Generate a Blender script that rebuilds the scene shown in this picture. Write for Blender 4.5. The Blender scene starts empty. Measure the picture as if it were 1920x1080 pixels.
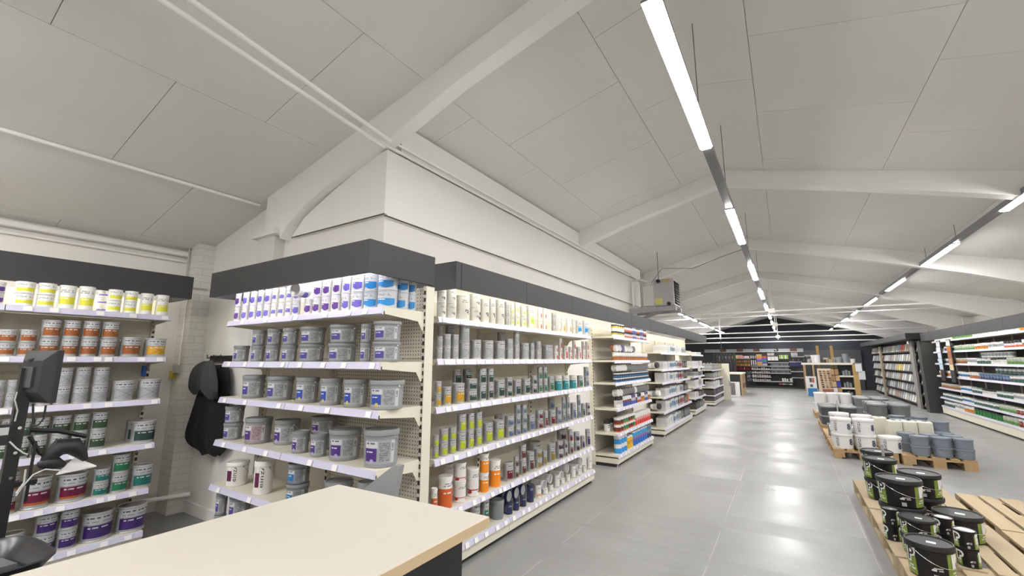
import bpy, bmesh, math, random
from mathutils import Matrix, Vector
random.seed(7)
S = bpy.context.scene
# ---------------------------------------------------------------- camera
FPX = 806.0; YAW = math.radians(32.16); PITCH = math.radians(9.54); EYE = 1.55
cam_d = bpy.data.cameras.new('camera'); cam = bpy.data.objects.new('camera', cam_d)
S.collection.objects.link(cam); S.camera = cam
cam_d.sensor_fit = 'HORIZONTAL'; cam_d.sensor_width = 36.0; cam_d.lens = 36.0 * FPX / 1920.0
cam_d.clip_start = 0.05; cam_d.clip_end = 200
cam.location = (0, 0, EYE)
cam.rotation_euler = (math.pi / 2 + PITCH, 0, YAW)
# ---------------------------------------------------------------- world, exposure
W = bpy.data.worlds.new('world'); S.world = W; W.use_nodes = True
W.node_tree.nodes['Background'].inputs[0].default_value = (1.0, 0.98, 0.95, 1)
W.node_tree.nodes['Background'].inputs[1].default_value = 0.12
S.view_settings.view_transform = 'Standard'; S.view_settings.look = 'None'
S.view_settings.exposure = 0.1; S.view_settings.gamma = 1.0; S.view_settings.use_curve_mapping = False
LAMP_STRENGTH = 104.0      # ceiling tubes
SHELF_LED = 27.0          # strips under the canopies
# ---------------------------------------------------------------- pixel-free helpers
COL = S.collection
def _cam_axes():
    cy, sy, cp, sp = math.cos(YAW), math.sin(YAW), math.cos(PITCH), math.sin(PITCH)
    f = Vector((-sy * cp, cy * cp, sp)); r = Vector((cy, sy, 0)); return f, r, r.cross(f)
_F, _R, _U = _cam_axes()
def sight(u, v): return _F * FPX + _R * (u - 960) - _U * (v - 540)     # direction of a measured point of the photograph
def on_x(u, v, x): d = sight(u, v); return Vector((0, 0, EYE)) + d * (x / d.x)
def on_y(u, v, y): d = sight(u, v); return Vector((0, 0, EYE)) + d * (y / d.y)
def on_z(u, v, z): d = sight(u, v); return Vector((0, 0, EYE)) + d * ((z - EYE) / d.z)
def seen(p): d = Vector(p) - Vector((0, 0, EYE)); w = d.dot(_F); return 960 + FPX * d.dot(_R) / w, 540 - FPX * d.dot(_U) / w

# ---------------------------------------------------------------- material mini-language
class V:
    """a scalar socket with arithmetic"""
    def __init__(s, nt, sock): s.nt, s.k = nt, sock
    def _op(s, op, o, c=None):
        n = s.nt.nodes.new('ShaderNodeMath'); n.operation = op
        for i, x in enumerate((s, o, c)):
            if x is None: continue
            if isinstance(x, V): s.nt.links.new(x.k, n.inputs[i])
            else: n.inputs[i].default_value = x
        return V(s.nt, n.outputs[0])
    def __add__(s, o): return s._op('ADD', o)
    def __sub__(s, o): return s._op('SUBTRACT', o)
    def __mul__(s, o): return s._op('MULTIPLY', o)
    def __truediv__(s, o): return s._op('DIVIDE', o)
    def gt(s, o): return s._op('GREATER_THAN', o)
    def lt(s, o): return s._op('LESS_THAN', o)
    def frac(s): return s._op('FRACT', 0)
    def floor(s): return s._op('FLOOR', 0)
    def absv(s): return s._op('ABSOLUTE', 0)
    def mx(s, o): return s._op('MAXIMUM', o)
    def sin(s): return s._op('SINE', 0)
class Mat:
    def __init__(s, name, rough=0.5, metal=0.0, color=(.8, .8, .8), coord='UV'):
        s.m = bpy.data.materials.new(name); s.m.use_nodes = True; s.nt = s.m.node_tree
        s.b = s.nt.nodes['Principled BSDF']; s.b.inputs['Roughness'].default_value = rough
        s.b.inputs['Metallic'].default_value = metal
        s.c = None; s.base = color; s.b.inputs['Base Color'].default_value = (*color, 1); s.coord = coord; s._xyz = None
        s.m.diffuse_color = (*color, 1)
    def tc(s):
        if s._xyz is None:
            t = s.nt.nodes.new('ShaderNodeTexCoord'); s._co = t.outputs[s.coord]
            x = s.nt.nodes.new('ShaderNodeSeparateXYZ'); s.nt.links.new(s._co, x.inputs[0])
            s._xyz = tuple(V(s.nt, o) for o in x.outputs)
        return s._xyz
    def noise(s, scale, detail=3, stretch=(1, 1, 1), rough=.6):
        s.tc(); n = s.nt.nodes.new('ShaderNodeTexNoise'); n.inputs['Scale'].default_value = scale
        n.inputs['Detail'].default_value = detail; n.inputs['Roughness'].default_value = rough
        mp = s.nt.nodes.new('ShaderNodeMapping'); mp.inputs['Scale'].default_value = stretch
        s.nt.links.new(s._co, mp.inputs[0]); s.nt.links.new(mp.outputs[0], n.inputs['Vector'])
        return V(s.nt, n.outputs[0])
    def white(s, a, b):
        c = s.nt.nodes.new('ShaderNodeCombineXYZ'); s.nt.links.new(a.k, c.inputs[0]); s.nt.links.new(b.k, c.inputs[1])
        n = s.nt.nodes.new('ShaderNodeTexWhiteNoise'); n.noise_dimensions = '2D'; s.nt.links.new(c.outputs[0], n.inputs[0])
        return V(s.nt, n.outputs[0])
    def rnd(s):
        n = s.nt.nodes.new('ShaderNodeObjectInfo'); return V(s.nt, n.outputs['Random'])
    def paint(s, fac, col):
        n = s.nt.nodes.new('ShaderNodeMix'); n.data_type = 'RGBA'
        if isinstance(fac, V): s.nt.links.new(fac.k, n.inputs[0])
        else: n.inputs[0].default_value = fac
        if s.c is None: n.inputs[6].default_value = (*s.base, 1)
        else: s.nt.links.new(s.c, n.inputs[6])
        n.inputs[7].default_value = (*col, 1); s.c = n.outputs[2]; return s
    def rect(s, u0, u1, v0, v1):
        u, v, _ = s.tc(); return u.gt(u0) * u.lt(u1) * v.gt(v0) * v.lt(v1)
    def text(s, u0, u1, v0, v1, lines, chars):
        u, v, _ = s.tc(); t = (v - v0) * (lines / (v1 - v0)); c = (u - u0) * (chars / (u1 - u0))
        return s.rect(u0, u1, v0, v1) * t.frac().gt(.42) * s.white(c.floor(), t.floor()).gt(.33)
    def rough_from(s, val): s.nt.links.new(val.k, s.b.inputs['Roughness']); return s
    def bump(s, val, strength=.2, dist=.01):
        n = s.nt.nodes.new('ShaderNodeBump'); n.inputs['Strength'].default_value = strength; n.inputs['Distance'].default_value = dist
        s.nt.links.new(val.k, n.inputs['Height']); s.nt.links.new(n.outputs[0], s.b.inputs['Normal']); return s
    def done(s):
        if s.c is not None: s.nt.links.new(s.c, s.b.inputs['Base Color'])
        return s.m
def plain(name, col, rough=.5, metal=0.0): return Mat(name, rough, metal, col).done()
def mottled(name, col, col2, scale, rough=.6, stretch=(1, 1, 1), metal=0, bump=0, amount=.6):
    m = Mat(name, rough, metal, col, 'Object'); n = m.noise(scale, 4, stretch)
    m.paint((n - .35) * (amount * 2.2), col2)
    if bump: m.bump(n, bump)
    return m.done()
def emit(name, col, st):
    m = bpy.data.materials.new(name); m.use_nodes = True; b = m.node_tree.nodes['Principled BSDF']
    b.inputs['Base Color'].default_value = (.9, .9, .9, 1); b.inputs['Emission Color'].default_value = (*col, 1)
    b.inputs['Emission Strength'].default_value = st; return m

# ---------------------------------------------------------------- mesh helpers
class MB:
    def __init__(s): s.v = []; s.f = []; s.uv = {}; s.sm = False
    def add(s, vs, fs):
        o = len(s.v); s.v += [tuple(x) for x in vs]; s.f += [tuple(i + o for i in f) for f in fs]; return s
    def box(s, x0, y0, z0, x1, y1, z1):
        return s.add([(x0, y0, z0), (x1, y0, z0), (x1, y1, z0), (x0, y1, z0), (x0, y0, z1), (x1, y0, z1), (x1, y1, z1), (x0, y1, z1)],
                     [(3, 2, 1, 0), (4, 5, 6, 7), (0, 1, 5, 4), (1, 2, 6, 5), (2, 3, 7, 6), (3, 0, 4, 7)])
    def prism(s, pts, axis, a, b):
        """polygon pts (2D) extruded along axis from a to b; the 2D pair is (y,z),(x,z),(x,y) for axis x,y,z"""
        def mk(p, t): return {'x': (t, p[0], p[1]), 'y': (p[0], t, p[1]), 'z': (p[0], p[1], t)}[axis]
        n = len(pts); vs = [mk(p, a) for p in pts] + [mk(p, b) for p in pts]
        return s.add(vs, [tuple(range(n - 1, -1, -1)), tuple(range(n, 2 * n))] + [(i, (i + 1) % n, (i + 1) % n + n, i + n) for i in range(n)])
    def tube(s, pts, r, seg=6, cap=True):
        pts = [Vector(p) for p in pts]; rings = []; o = len(s.v); up = Vector((0, 0, 1))
        for i, p in enumerate(pts):
            t = (pts[min(i + 1, len(pts) - 1)] - pts[max(i - 1, 0)]).normalized()
            a = t.cross(up if abs(t.z) < .95 else Vector((1, 0, 0))).normalized(); b = t.cross(a)
            rr = r[i] if isinstance(r, (list, tuple)) else r
            s.v += [tuple(p + (a * math.cos(k * 2 * math.pi / seg) + b * math.sin(k * 2 * math.pi / seg)) * rr) for k in range(seg)]
        for i in range(len(pts) - 1):
            for k in range(seg):
                q = o + i * seg; s.f.append((q + k, q + seg + k, q + seg + (k + 1) % seg, q + (k + 1) % seg))
        if cap: s.f.append(tuple(o + k for k in range(seg))); s.f.append(tuple(o + (len(pts) - 1) * seg + k for k in reversed(range(seg))))
        s.sm = True; return s
    def lathe(s, prof, seg=20, axis='z', at=(0, 0, 0)):
        """profile of (r,z) rows; u runs round with the front (-y) at .5; v = z"""
        o = len(s.v); n = len(prof)
        for (r, z) in prof:
            for k in range(seg + 1):
                a = -math.pi / 2 + (k / seg - .5) * 2 * math.pi
                s.v.append((at[0] + r * math.cos(a), at[1] + r * math.sin(a), at[2] + z)); s.uv[len(s.v) - 1] = (k / seg, z)
        for i in range(n - 1):
            for k in range(seg):
                q = o + i * (seg + 1) + k; s.f.append((q, q + 1, q + seg + 2, q + seg + 1))
        s.sm = True; return s
    def mesh(s, name, mat, smooth=None):
        me = bpy.data.meshes.new(name); me.from_pydata(s.v, [], s.f)
        if s.uv:
            l = me.uv_layers.new(name='UVMap')
            for lp in me.loops: l.data[lp.index].uv = s.uv.get(lp.vertex_index, (0, 0))
        me.materials.append(mat)
        if (s.sm if smooth is None else smooth):
            me.polygons.foreach_set('use_smooth', [True] * len(me.polygons)); me.set_sharp_from_angle(angle=math.radians(38))
        me.update(); return me
    def obj(s, name, mat, parent=None, smooth=None): return link(name, s.mesh(name, mat, smooth), parent)
def link(name, data, parent=None, loc=None, rotz=0, scale=None):
    o = bpy.data.objects.new(name, data); COL.objects.link(o)
    if parent is not None: o.parent = parent
    if loc is not None: o.location = loc
    if rotz: o.rotation_euler = (0, 0, rotz)
    if scale is not None: o.scale = scale
    return o
def B(*a): return MB().box(*a)
def tag(o, label, cat, group=None, kind=None):
    o['label'] = label; o['category'] = cat
    if group: o['group'] = group
    if kind: o['kind'] = kind
    return o
def thing(name, label, cat, loc=(0, 0, 0), rotz=0, group=None):
    return tag(link(name, None, None, loc, rotz), label, cat, group)
def struct(o, label, cat='room part'):
    o['kind'] = 'structure'; o['label'] = label; o['category'] = cat; return o
def bevel(o, w, seg=2):
    m = o.modifiers.new('bevel', 'BEVEL'); m.width = w; m.segments = seg; m.limit_method = 'ANGLE'; return o
ORD = 'zeroth first second third fourth fifth sixth seventh eighth ninth tenth eleventh twelfth thirteenth fourteenth fifteenth sixteenth seventeenth eighteenth nineteenth twentieth'.split()
def ordinal(n):
    if n <= 20: return ORD[n]
    t = {2: 'twenty', 3: 'thirty', 4: 'forty', 5: 'fifty', 6: 'sixty', 7: 'seventy'}[n // 10]
    return t + '-' + ORD[n % 10] if n % 10 else {2: 'twentieth', 3: 'thirtieth', 4: 'fortieth', 5: 'fiftieth', 6: 'sixtieth'}[n // 10]

# ---------------------------------------------------------------- materials
white_wall = mottled('white painted wall', (.80, .78, .75), (.74, .72, .69), 1.3, .7, bump=.03)
ceil_white = mottled('white ceiling board', (.74, .73, .71), (.66, .645, .62), .9, .75, amount=.5)
ceil_back = plain('ceiling joint filler', (.62, .61, .59), .9)
def brick_paint():
    m = Mat('white painted brick', .75, 0, (.72, .70, .66), 'Object'); x, y, z = m.tc()
    row = z * 13.3; h = (x + y) * 4.4 + row.floor() * .5
    j = (row.frac().lt(.13)).mx(h.frac().lt(.045)); n = m.noise(9, 3)
    m.paint((n - .3) * .6, (.62, .6, .56)); m.paint(j * .5, (.5, .48, .44)); m.bump((j * -1.0) + n * .25, .5, .006); return m.done()
brick_white = brick_paint()
white_gloss = mottled('fresh white paint', (.86, .85, .83), (.80, .79, .77), 1.1, .6)
def floor_mat():
    m = Mat('grey polished concrete', .3, 0, (.255, .26, .255), 'Object'); x, y, z = m.tc()
    n = m.noise(.45, 5); n2 = m.noise(5, 5, (1, .5, 1)); n3 = m.noise(1.3, 7, (1, .7, 1), .68)
    n4 = m.noise(2.4, 8, (1, .45, 1), .75); n5 = m.noise(38, 2, (1, .25, 1))
    m.paint(n * .8, (.285, .285, .277)); m.paint(n2 * .45, (.205, .208, .208))
    cell = m.white((x * .9 + .57).floor(), (y * .9 + .8).floor())
    cell2 = m.white((x * .9 + .57).floor(), (y * 2.7 + n * 0.3).floor()); wob = n4 * .03
    m.paint(n4 * .7, (.30, .298, .288)); m.paint(cell * .25, (.235, .235, .23)); m.paint(n5 * .12, (.18, .18, .18))
    jx = ((x * .9 + .07 + wob).frac() - .5).absv().lt(.004); jy = ((y * 2.7 + n * .3 + wob * 2).frac() - .5).absv().lt(.008) * .45
    m.paint(jx.mx(jy) * (n3.gt(.46)) * .5, (.46, .45, .43))
    m.rough_from(n3 * .34 + .15 + cell2 * .16); m.bump(n3 + cell2 * .5 + n4 * .35, .08, .004); return m.done()
floor_grey = floor_mat()
canopy_dark = plain('anthracite laminate', (.032, .032, .034), .55)
black_lam = plain('black laminate', (.016, .016, .018), .5)
cream = plain('cream powder coat', (.72, .68, .57), .45)
cream_dk = mottled('cream steel panel', (.62, .58, .49), (.56, .52, .44), 3, .5)
lav = plain('lavender price rail', (.60, .585, .72), .3)
tag_white = Mat('paper price ticket', .5, 0, (.85, .84, .84)).done()
slot_dark = plain('dark slot', (.05, .045, .04), .8)
pipe_white = plain('white painted pipe', (.90, .885, .86), .4)
chrome = plain('bright steel', (.7, .7, .7), .25, 1.0)
alu = plain('grey aluminium rail', (.20, .20, .205), .45, .3)
lamp_mat = emit('fluorescent diffuser', (1.0, .985, .968), LAMP_STRENGTH)
led_mat = emit('shelf light strip', (1.0, .965, .87), SHELF_LED)
led_cool = emit('cool shelf light strip', (.93, .92, 1.0), SHELF_LED)
wire_dark = plain('dark cable', (.03, .03, .03), .6)

# ---------------------------------------------------------------- the building
XL, XR, RIDGE, ZR, SL = -5.7, 4.66, -0.52, 4.05, .245
Y0, Y1 = -6.0, 29.5
def zc(x): return ZR - SL * abs(x - RIDGE)
struct(B(XL - .2, Y0, -.1, XR + .2, Y1, 0).obj('floor', floor_grey), 'polished grey concrete floor of the shop', 'floor')
ce = MB()
for sx in (-1, 1):
    xe = XL if sx < 0 else XR
    ce.prism([(RIDGE, ZR + .012), (xe, zc(xe) + .012), (xe, zc(xe) + .2), (RIDGE, ZR + .2)], 'y', Y0, Y1)
ceiling = struct(ce.obj('ceiling', ceil_back), 'pitched white boarded ceiling', 'ceiling')
# boards: each a part of the ceiling, staggered joints; beyond the tenth metre one joined part
bounds = [0, .49, 1.62, 2.75, 3.88, 5.01, 5.18]; PL = 1.17
far_b = MB()
for sx in (-1, 1):
    for k in range(6):
        a, b = bounds[k], bounds[k + 1]; w = b - a
        off = (.42 - PL * 4) + (PL / 2 if k % 2 else 0)
        g = .002
        def board(y0, y1): return [(RIDGE + sx * (a + g), ZR - SL * (a + g)), (RIDGE + sx * (b - g), ZR - SL * (b - g)), (RIDGE + sx * (b - g), ZR - SL * (b - g) + .014), (RIDGE + sx * (a + g), ZR - SL * (a + g) + .014)]
        me = MB().prism(board(0, 0), 'y', g, PL - g).mesh('ceiling_board', ceil_white)
        n = 0; y = off
        while y < Y1 - .02:
            if y < 12 and not (sx < 0 and k >= 3 and y > 2.3) and y > -2.5: link('ceiling_board', me, ceiling, (0, y, 0))
            else: far_b.prism(board(0, 0), 'y', y + g, min(y + PL - g, Y1))
            y += PL
o = far_b.obj('ceiling_boards_beyond', ceil_white, ceiling); o['kind'] = 'stuff'
# outer walls
def wall(name, label, mat, *a): return struct(B(*a).obj(name, mat), label, 'wall')
wall('wall_left', 'white painted side wall above the tin shelves', white_wall, XL - .2, Y0, 0, XL, Y1, zc(XL) + .1)
wall('wall_right', 'white painted side wall behind the wallpaper rack', white_wall, XR, Y0, 0, XR + .2, Y1, zc(XR) + .1)
gab = [(XL, 0), (XR, 0), (XR, zc(XR)), (RIDGE, ZR), (XL, zc(XL))]
dark_gable = mottled('slate grey gable paint', (.030, .036, .046), (.022, .026, .034), 1.2, .7)
struct(MB().prism(gab, 'y', Y1, Y1 + .2).obj('wall_back', dark_gable), 'dark slate gable wall at the far end', 'wall')
struct(MB().prism(gab, 'y', Y0 - .2, Y0).obj('wall_front', white_wall), 'white gable wall at the entrance end', 'wall')
# cross wall behind the counter unit, and the long partition
XP, YC = -2.62, 2.25
cw = [(XL, 0), (XP + .0, 0), (XP, zc(XP)), (XL, zc(XL))]
struct(MB().prism(cw, 'y', YC, YC + .12).obj('wall_cross', white_wall), 'white cross wall behind the bucket shelves', 'wall')
wall('wall_partition', 'white partition wall above the long aisle canopy', white_wall, XP - .12, YC + .12, 0, XP, 9.45, zc(XP) - .005)
wall('wall_low_partition', 'cream low partition behind the third aisle unit', plain('cream partition', (.80, .77, .66), .6), XP - .12, 9.45, 0, XP, 14.3, 2.15)
# bulkhead cladding, proud of the walls
o = MB().prism([(-3.86, 2.70), (XP + .03, 2.70), (XP + .03, 3.24), (-2.75, 3.22), (-3.25, 3.04), (-3.68, 2.86)], 'y', YC - .03, YC).obj('trim_1', white_gloss)
struct(o, 'white bulkhead cladding on the cross wall above canopy', 'wall cladding')
o = B(XP, YC, 2.69, XP + .03, 9.42, 3.24).obj('trim_2', white_gloss)
struct(o, 'long white bulkhead panel over the aisle canopy', 'wall cladding')
o = B(XP, YC + .1, 3.27, XP + .05, 9.42, zc(XP) - .02).obj('trim_3', plain('white wallplate', (.82, .81, .79), .6))
struct(o, 'white wallplate beam where partition meets ceiling', 'beam')
for z, n in ((2.685, 0), ):
    struct(B(XP + .03, YC - .03, z - .008, XP + .034, 9.42, z).obj('trim_4', slot_dark), 'thin dark joint line under the bulkhead panel', 'trim')
struct(MB().prism([(-3.86, 2.69), (XP + .03, 2.69), (XP + .03, 2.698), (-3.86, 2.698)], 'y', YC - .034, YC - .03).obj('trim_5', slot_dark), 'thin dark joint under the cross wall cladding', 'trim')
# pillar in the corner, pilaster with corbel, skirting
p = struct(B(XL, 2.08, 0, -5.43, YC, 2.84).obj('column_1', brick_white), 'white painted brick pillar in the corner by the coats', 'pillar')
o = struct(B(-4.32, YC - .10, 0, -4.02, YC, 2.73).obj('column_2', plain('pale grey plaster', (.66, .645, .62), .7)), 'pale pilaster below the curved rib', 'pilaster')
B(-4.38, YC - .14, 2.73, -3.96, YC, 2.79).obj('corbel', white_wall, o)
struct(B(-5.43, YC - .02, 0, -4.1, YC, .11).obj('baseboard_back', white_wall), 'white skirting at the foot of the cross wall', 'skirting')
# ribs under the ceiling
def rib_pts(sx, haunch):
    t = [(0, .20), (.4, .20), (1.3, .21), (1.82, .27), (2.3, .30), (2.76, .33), (3.1, .37), (3.3, .44), (3.42, .53)] if haunch else [(0, .20), (.4, .20), (1.3, .21), (2.3, .25), (3.2, .30), (4.3, .42), (5.18, .62)]
    end = t[-1][0]
    up = [(RIDGE + sx * 0, ZR - .001), (RIDGE + sx * end, ZR - SL * end - .001)]
    if haunch: up += [(RIDGE + sx * 3.7, ZR - SL * 3.7), (RIDGE + sx * 3.7, 2.79), (RIDGE + sx * 3.44, 2.79)]
    lo = [(RIDGE + sx * a, ZR - SL * a - d) for a, d in t]
    return up + lo[::-1]
for i, yr in enumerate((2.15, 6.05, 9.9, 13.75, 17.6, 21.45, 25.3)):
    m = MB()
    for sx in (-1, 1):
        if sx < 0 and i in (1, 2):
            t = [(0, .2), (.4, .2), (1.3, .21), (2.1, .27)]
            pts = [(RIDGE, ZR - .001), (XP, zc(XP) - .001)] + [(RIDGE - a, ZR - SL * a - d) for a, d in t][::-1]
        else: pts = rib_pts(sx, sx < 0 and i == 0)
        m.prism(pts, 'y', yr, yr + (.12 if i == 0 else .14))
    nth = ordinal(i + 1)
    struct(m.obj('rib_beam', white_gloss), f'white painted roof rib, {nth} from the counter end', 'roof rib')
for i, yr in enumerate((9.9, 13.75, 17.6, 21.45, 25.3)):
    struct(B(XR - .22, yr - .12, 0, XR, yr + .26, zc(XR)).obj('column_3', white_wall), f'white pier on the far side wall under rib {ordinal(i + 3)}', 'pillar')
    if i >= 1: struct(B(XL, yr - .12, 0, XL + .25, yr + .26, zc(XL)).obj('column_4', white_wall), f'white pier beyond the heater under rib {ordinal(i + 3)}', 'pillar')
# tie rods and hangers
for i, (yr, z) in enumerate(((13.75, 2.88), (14.9, 2.86), (17.7, 2.78), (20.2, 2.66), (23.1, 2.60), (25.0, 2.45))):
    t = thing('tie_rod', f'white steel tie rod across the hall, {ordinal(i + 1)} from the heater', 'tie rod', (0, yr, 0))
    MB().tube([(XL + .01, 0, z), (XR - .01, 0, z)], .022 if i != 1 else .014, 8).obj('rod', pipe_white, t)
    if i in (0, 2, 4):
        MB().tube([(RIDGE + .3, 0, z - .12), (RIDGE + .3, 0, ZR - .3)], .018, 6).obj('hanger', pipe_white, t)
        B(RIDGE + .22, -.05, z - .05, RIDGE + .38, .05, z + .07).obj('clamp', pipe_white, t)
for i, (xx, y, z1) in enumerate(((-2.3, 20.5, 3.0),)):
    t = thing('hanger_post', 'slim white drop rod turning black lower down', 'post', (xx, y, 0))
    MB().tube([(0, 0, 2.45), (0, 0, 3.3)], .03, 8).obj('upper_rod', pipe_white, t)
    MB().tube([(0, 0, 0), (0, 0, 2.45)], .02, 8).obj('lower_rod', black_lam, t)
# conduits
def conduit(label, pts, r=.014, name='conduit'): return tag(MB().tube(pts, r, 8).obj(name, pipe_white), label, 'pipe')
conduit('white conduit on the ceiling boards nearest the left wall', [(-4.36, Y0, zc(-4.36) - .016), (-4.36, 2.15, zc(-4.36) - .016)], .015)
conduit('upper of two white conduits along the ceiling', [(-2.44, -1.5, 3.49), (-2.44, .4, 3.43), (-2.46, 2.14, 3.235)], .015)
conduit('lower of two white conduits along the ceiling', [(-2.56, -1.5, 3.47), (-2.56, .4, 3.41), (-2.54, 2.14, 3.215)], .015)
conduit('white conduit running along the top of bulkhead', [(XP + .05, 2.1, 3.255), (XP + .05, 8.6, 3.255)], .014)
conduit('second white conduit along the bulkhead wallplate', [(XP + .075, 2.1, 3.295), (XP + .075, 8.6, 3.295)], .009)
conduit('white pipe under the eaves of the side wall', [(XL + .05, Y0, zc(XL) - .05), (XL + .05, 2.07, zc(XL) - .05)], .03, 'eaves_pipe')
conduit('thin cable trunk below the eaves pipe', [(XL + .03, Y0, zc(XL) - .13), (XL + .03, 2.07, zc(XL) - .13)], .012, 'cable_trunk')
t = MB().tube([(-5.62, 2.06, 2.84), (-5.60, 2.06, 2.70), (-5.60, 2.06, 2.33), (-5.40, 2.06, 2.33), (-5.40, 2.20, 2.33)], .008, 6)
tag(t.obj('pillar_cable', plain('grey cable', (.45, .43, .41), .6)), 'grey cable looping round the brick pillar', 'cable')
conduit('heating pipe along the floor by the brick pillar', [(-5.5, 1.75, .19), (-5.35, 2.02, .20), (-5.25, 2.2, .21)], .02, 'floor_pipe')
# ---------------------------------------------------------------- ceiling light rows
def light_row(label, x, z, spans, y0, y1, wires):
    t = thing('strip_light', label, 'light', (x, 0, z))
    B(-.035, y0, .0, .035, y1, .06).obj('rail', alu, t)
    for a, b in spans:
        B(-.045, a, -.012, .045, b, .0).obj('tray', alu, t)
        MB().prism([(-.043, -.012), (-.03, -.024), (.03, -.024), (.043, -.012)], 'y', a + .005, b - .005).obj('diffuser', lamp_mat, t)
    for y in wires: MB().tube([(0, y, .05), (0, y, zc(x) - z)], .004, 5).obj('suspension_wire', alu, t)
sp = [(1.75 + 3.2 * k, 3.36 + 3.2 * k) for k in range(-2, 9)]
light_row('ceiling strip light row above the main aisle', -.37, 3.15, sp, -5, 28.4, [3.1, 4.75, 8.0, 11.2, 17.5])
light_row('ceiling strip light row above the pallets', 2.13, 3.15, sp, -5, 27.5, [4.7, 8.1, 9.6, 14.3])
light_row('added strip light row, out of view over the till area', -2.9, 3.15, [(-4.9, -3.3), (-1.5, .05)], -5, .08, [-4.5, -1])  # added row outside the view, brightens the left corner
light_row('added strip light row, out of view beside the till shelves', -4.0, 2.98, [(-1.5, .05)], -1.6, .08, [-1.4, -.1])  # second unseen row, added to lift the light on the pillar-side shelves
light_row('short ceiling strip light row beyond the heater', -2.75, 3.02, [(14.4, 14.9), (15.1, 17.4), (18.4, 20.4), (20.8, 22), (23, 26)], 14.3, 26, [14.4, 19, 25])

# ---------------------------------------------------------------- lit canopies (front at local y=0, going back to y=d)
def canopy(label, loc, rot, w, d, z0, z1, seams, led, ends=(1, 1), back=True, side_seams=True):
    t = thing('lit_canopy', label, 'canopy', loc, rot)
    xs = [0] + list(seams) + [w]; g = .0025
    for a, b in zip(xs[:-1], xs[1:]): B(a + g * (a > 0), 0, z0, b - g * (b < w), .02, z1).obj('fascia_panel', canopy_dark, t)
    if ends[0]: B(0, .02, z0, .02, d, z1).obj('end_panel', canopy_dark, t)
    if ends[1]: B(w - .02, .02, z0, w, d, z1).obj('end_panel', canopy_dark, t)
    B(.02, .02, z0, w - .02, .024, z1 - .02).obj('fascia_light_stop', canopy_dark, t)  # added strip, blocks the light leaking through the fascia seams
    B(.02, .024, z1 - .02, w - .02, d, z1 - .002).obj('top_panel', cream, t)
    B(.05, .09, z1 - .045, w - .05, .125, z1 - .022).obj('light_strip', led, t)
    return t
R90 = math.pi / 2
ZB, ZT = 2.07, 2.275
canopy('dark lit canopy over the shelves by the brick pillar', (-4.80, -1.2, 0), R90, 3.03, .5, 2.13, 2.345, [], led_mat)
canopy('dark lit canopy over the bucket shelves behind counter', (-4.05, 1.67, 0), 0, 1.99, .575, ZB, ZT, [], led_cool)
canopy('very long dark lit canopy over the aisle units', (-2.0, 2.41, 0), R90, 11.9, .6, ZB, ZT, [.06, 1.03, 2.05, 3.2, 4.3, 5.4, 6.6, 7.8, 9.0, 10.2, 11.2], led_mat)
canopy('dark lit canopy over the shelves beside wallpaper rack', (3.55, 17.9, 0), -R90, 9.4, .8, 2.12, 2.36, [1, 2, 3, 4, 5, 6, 7, 8], led_mat)

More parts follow.
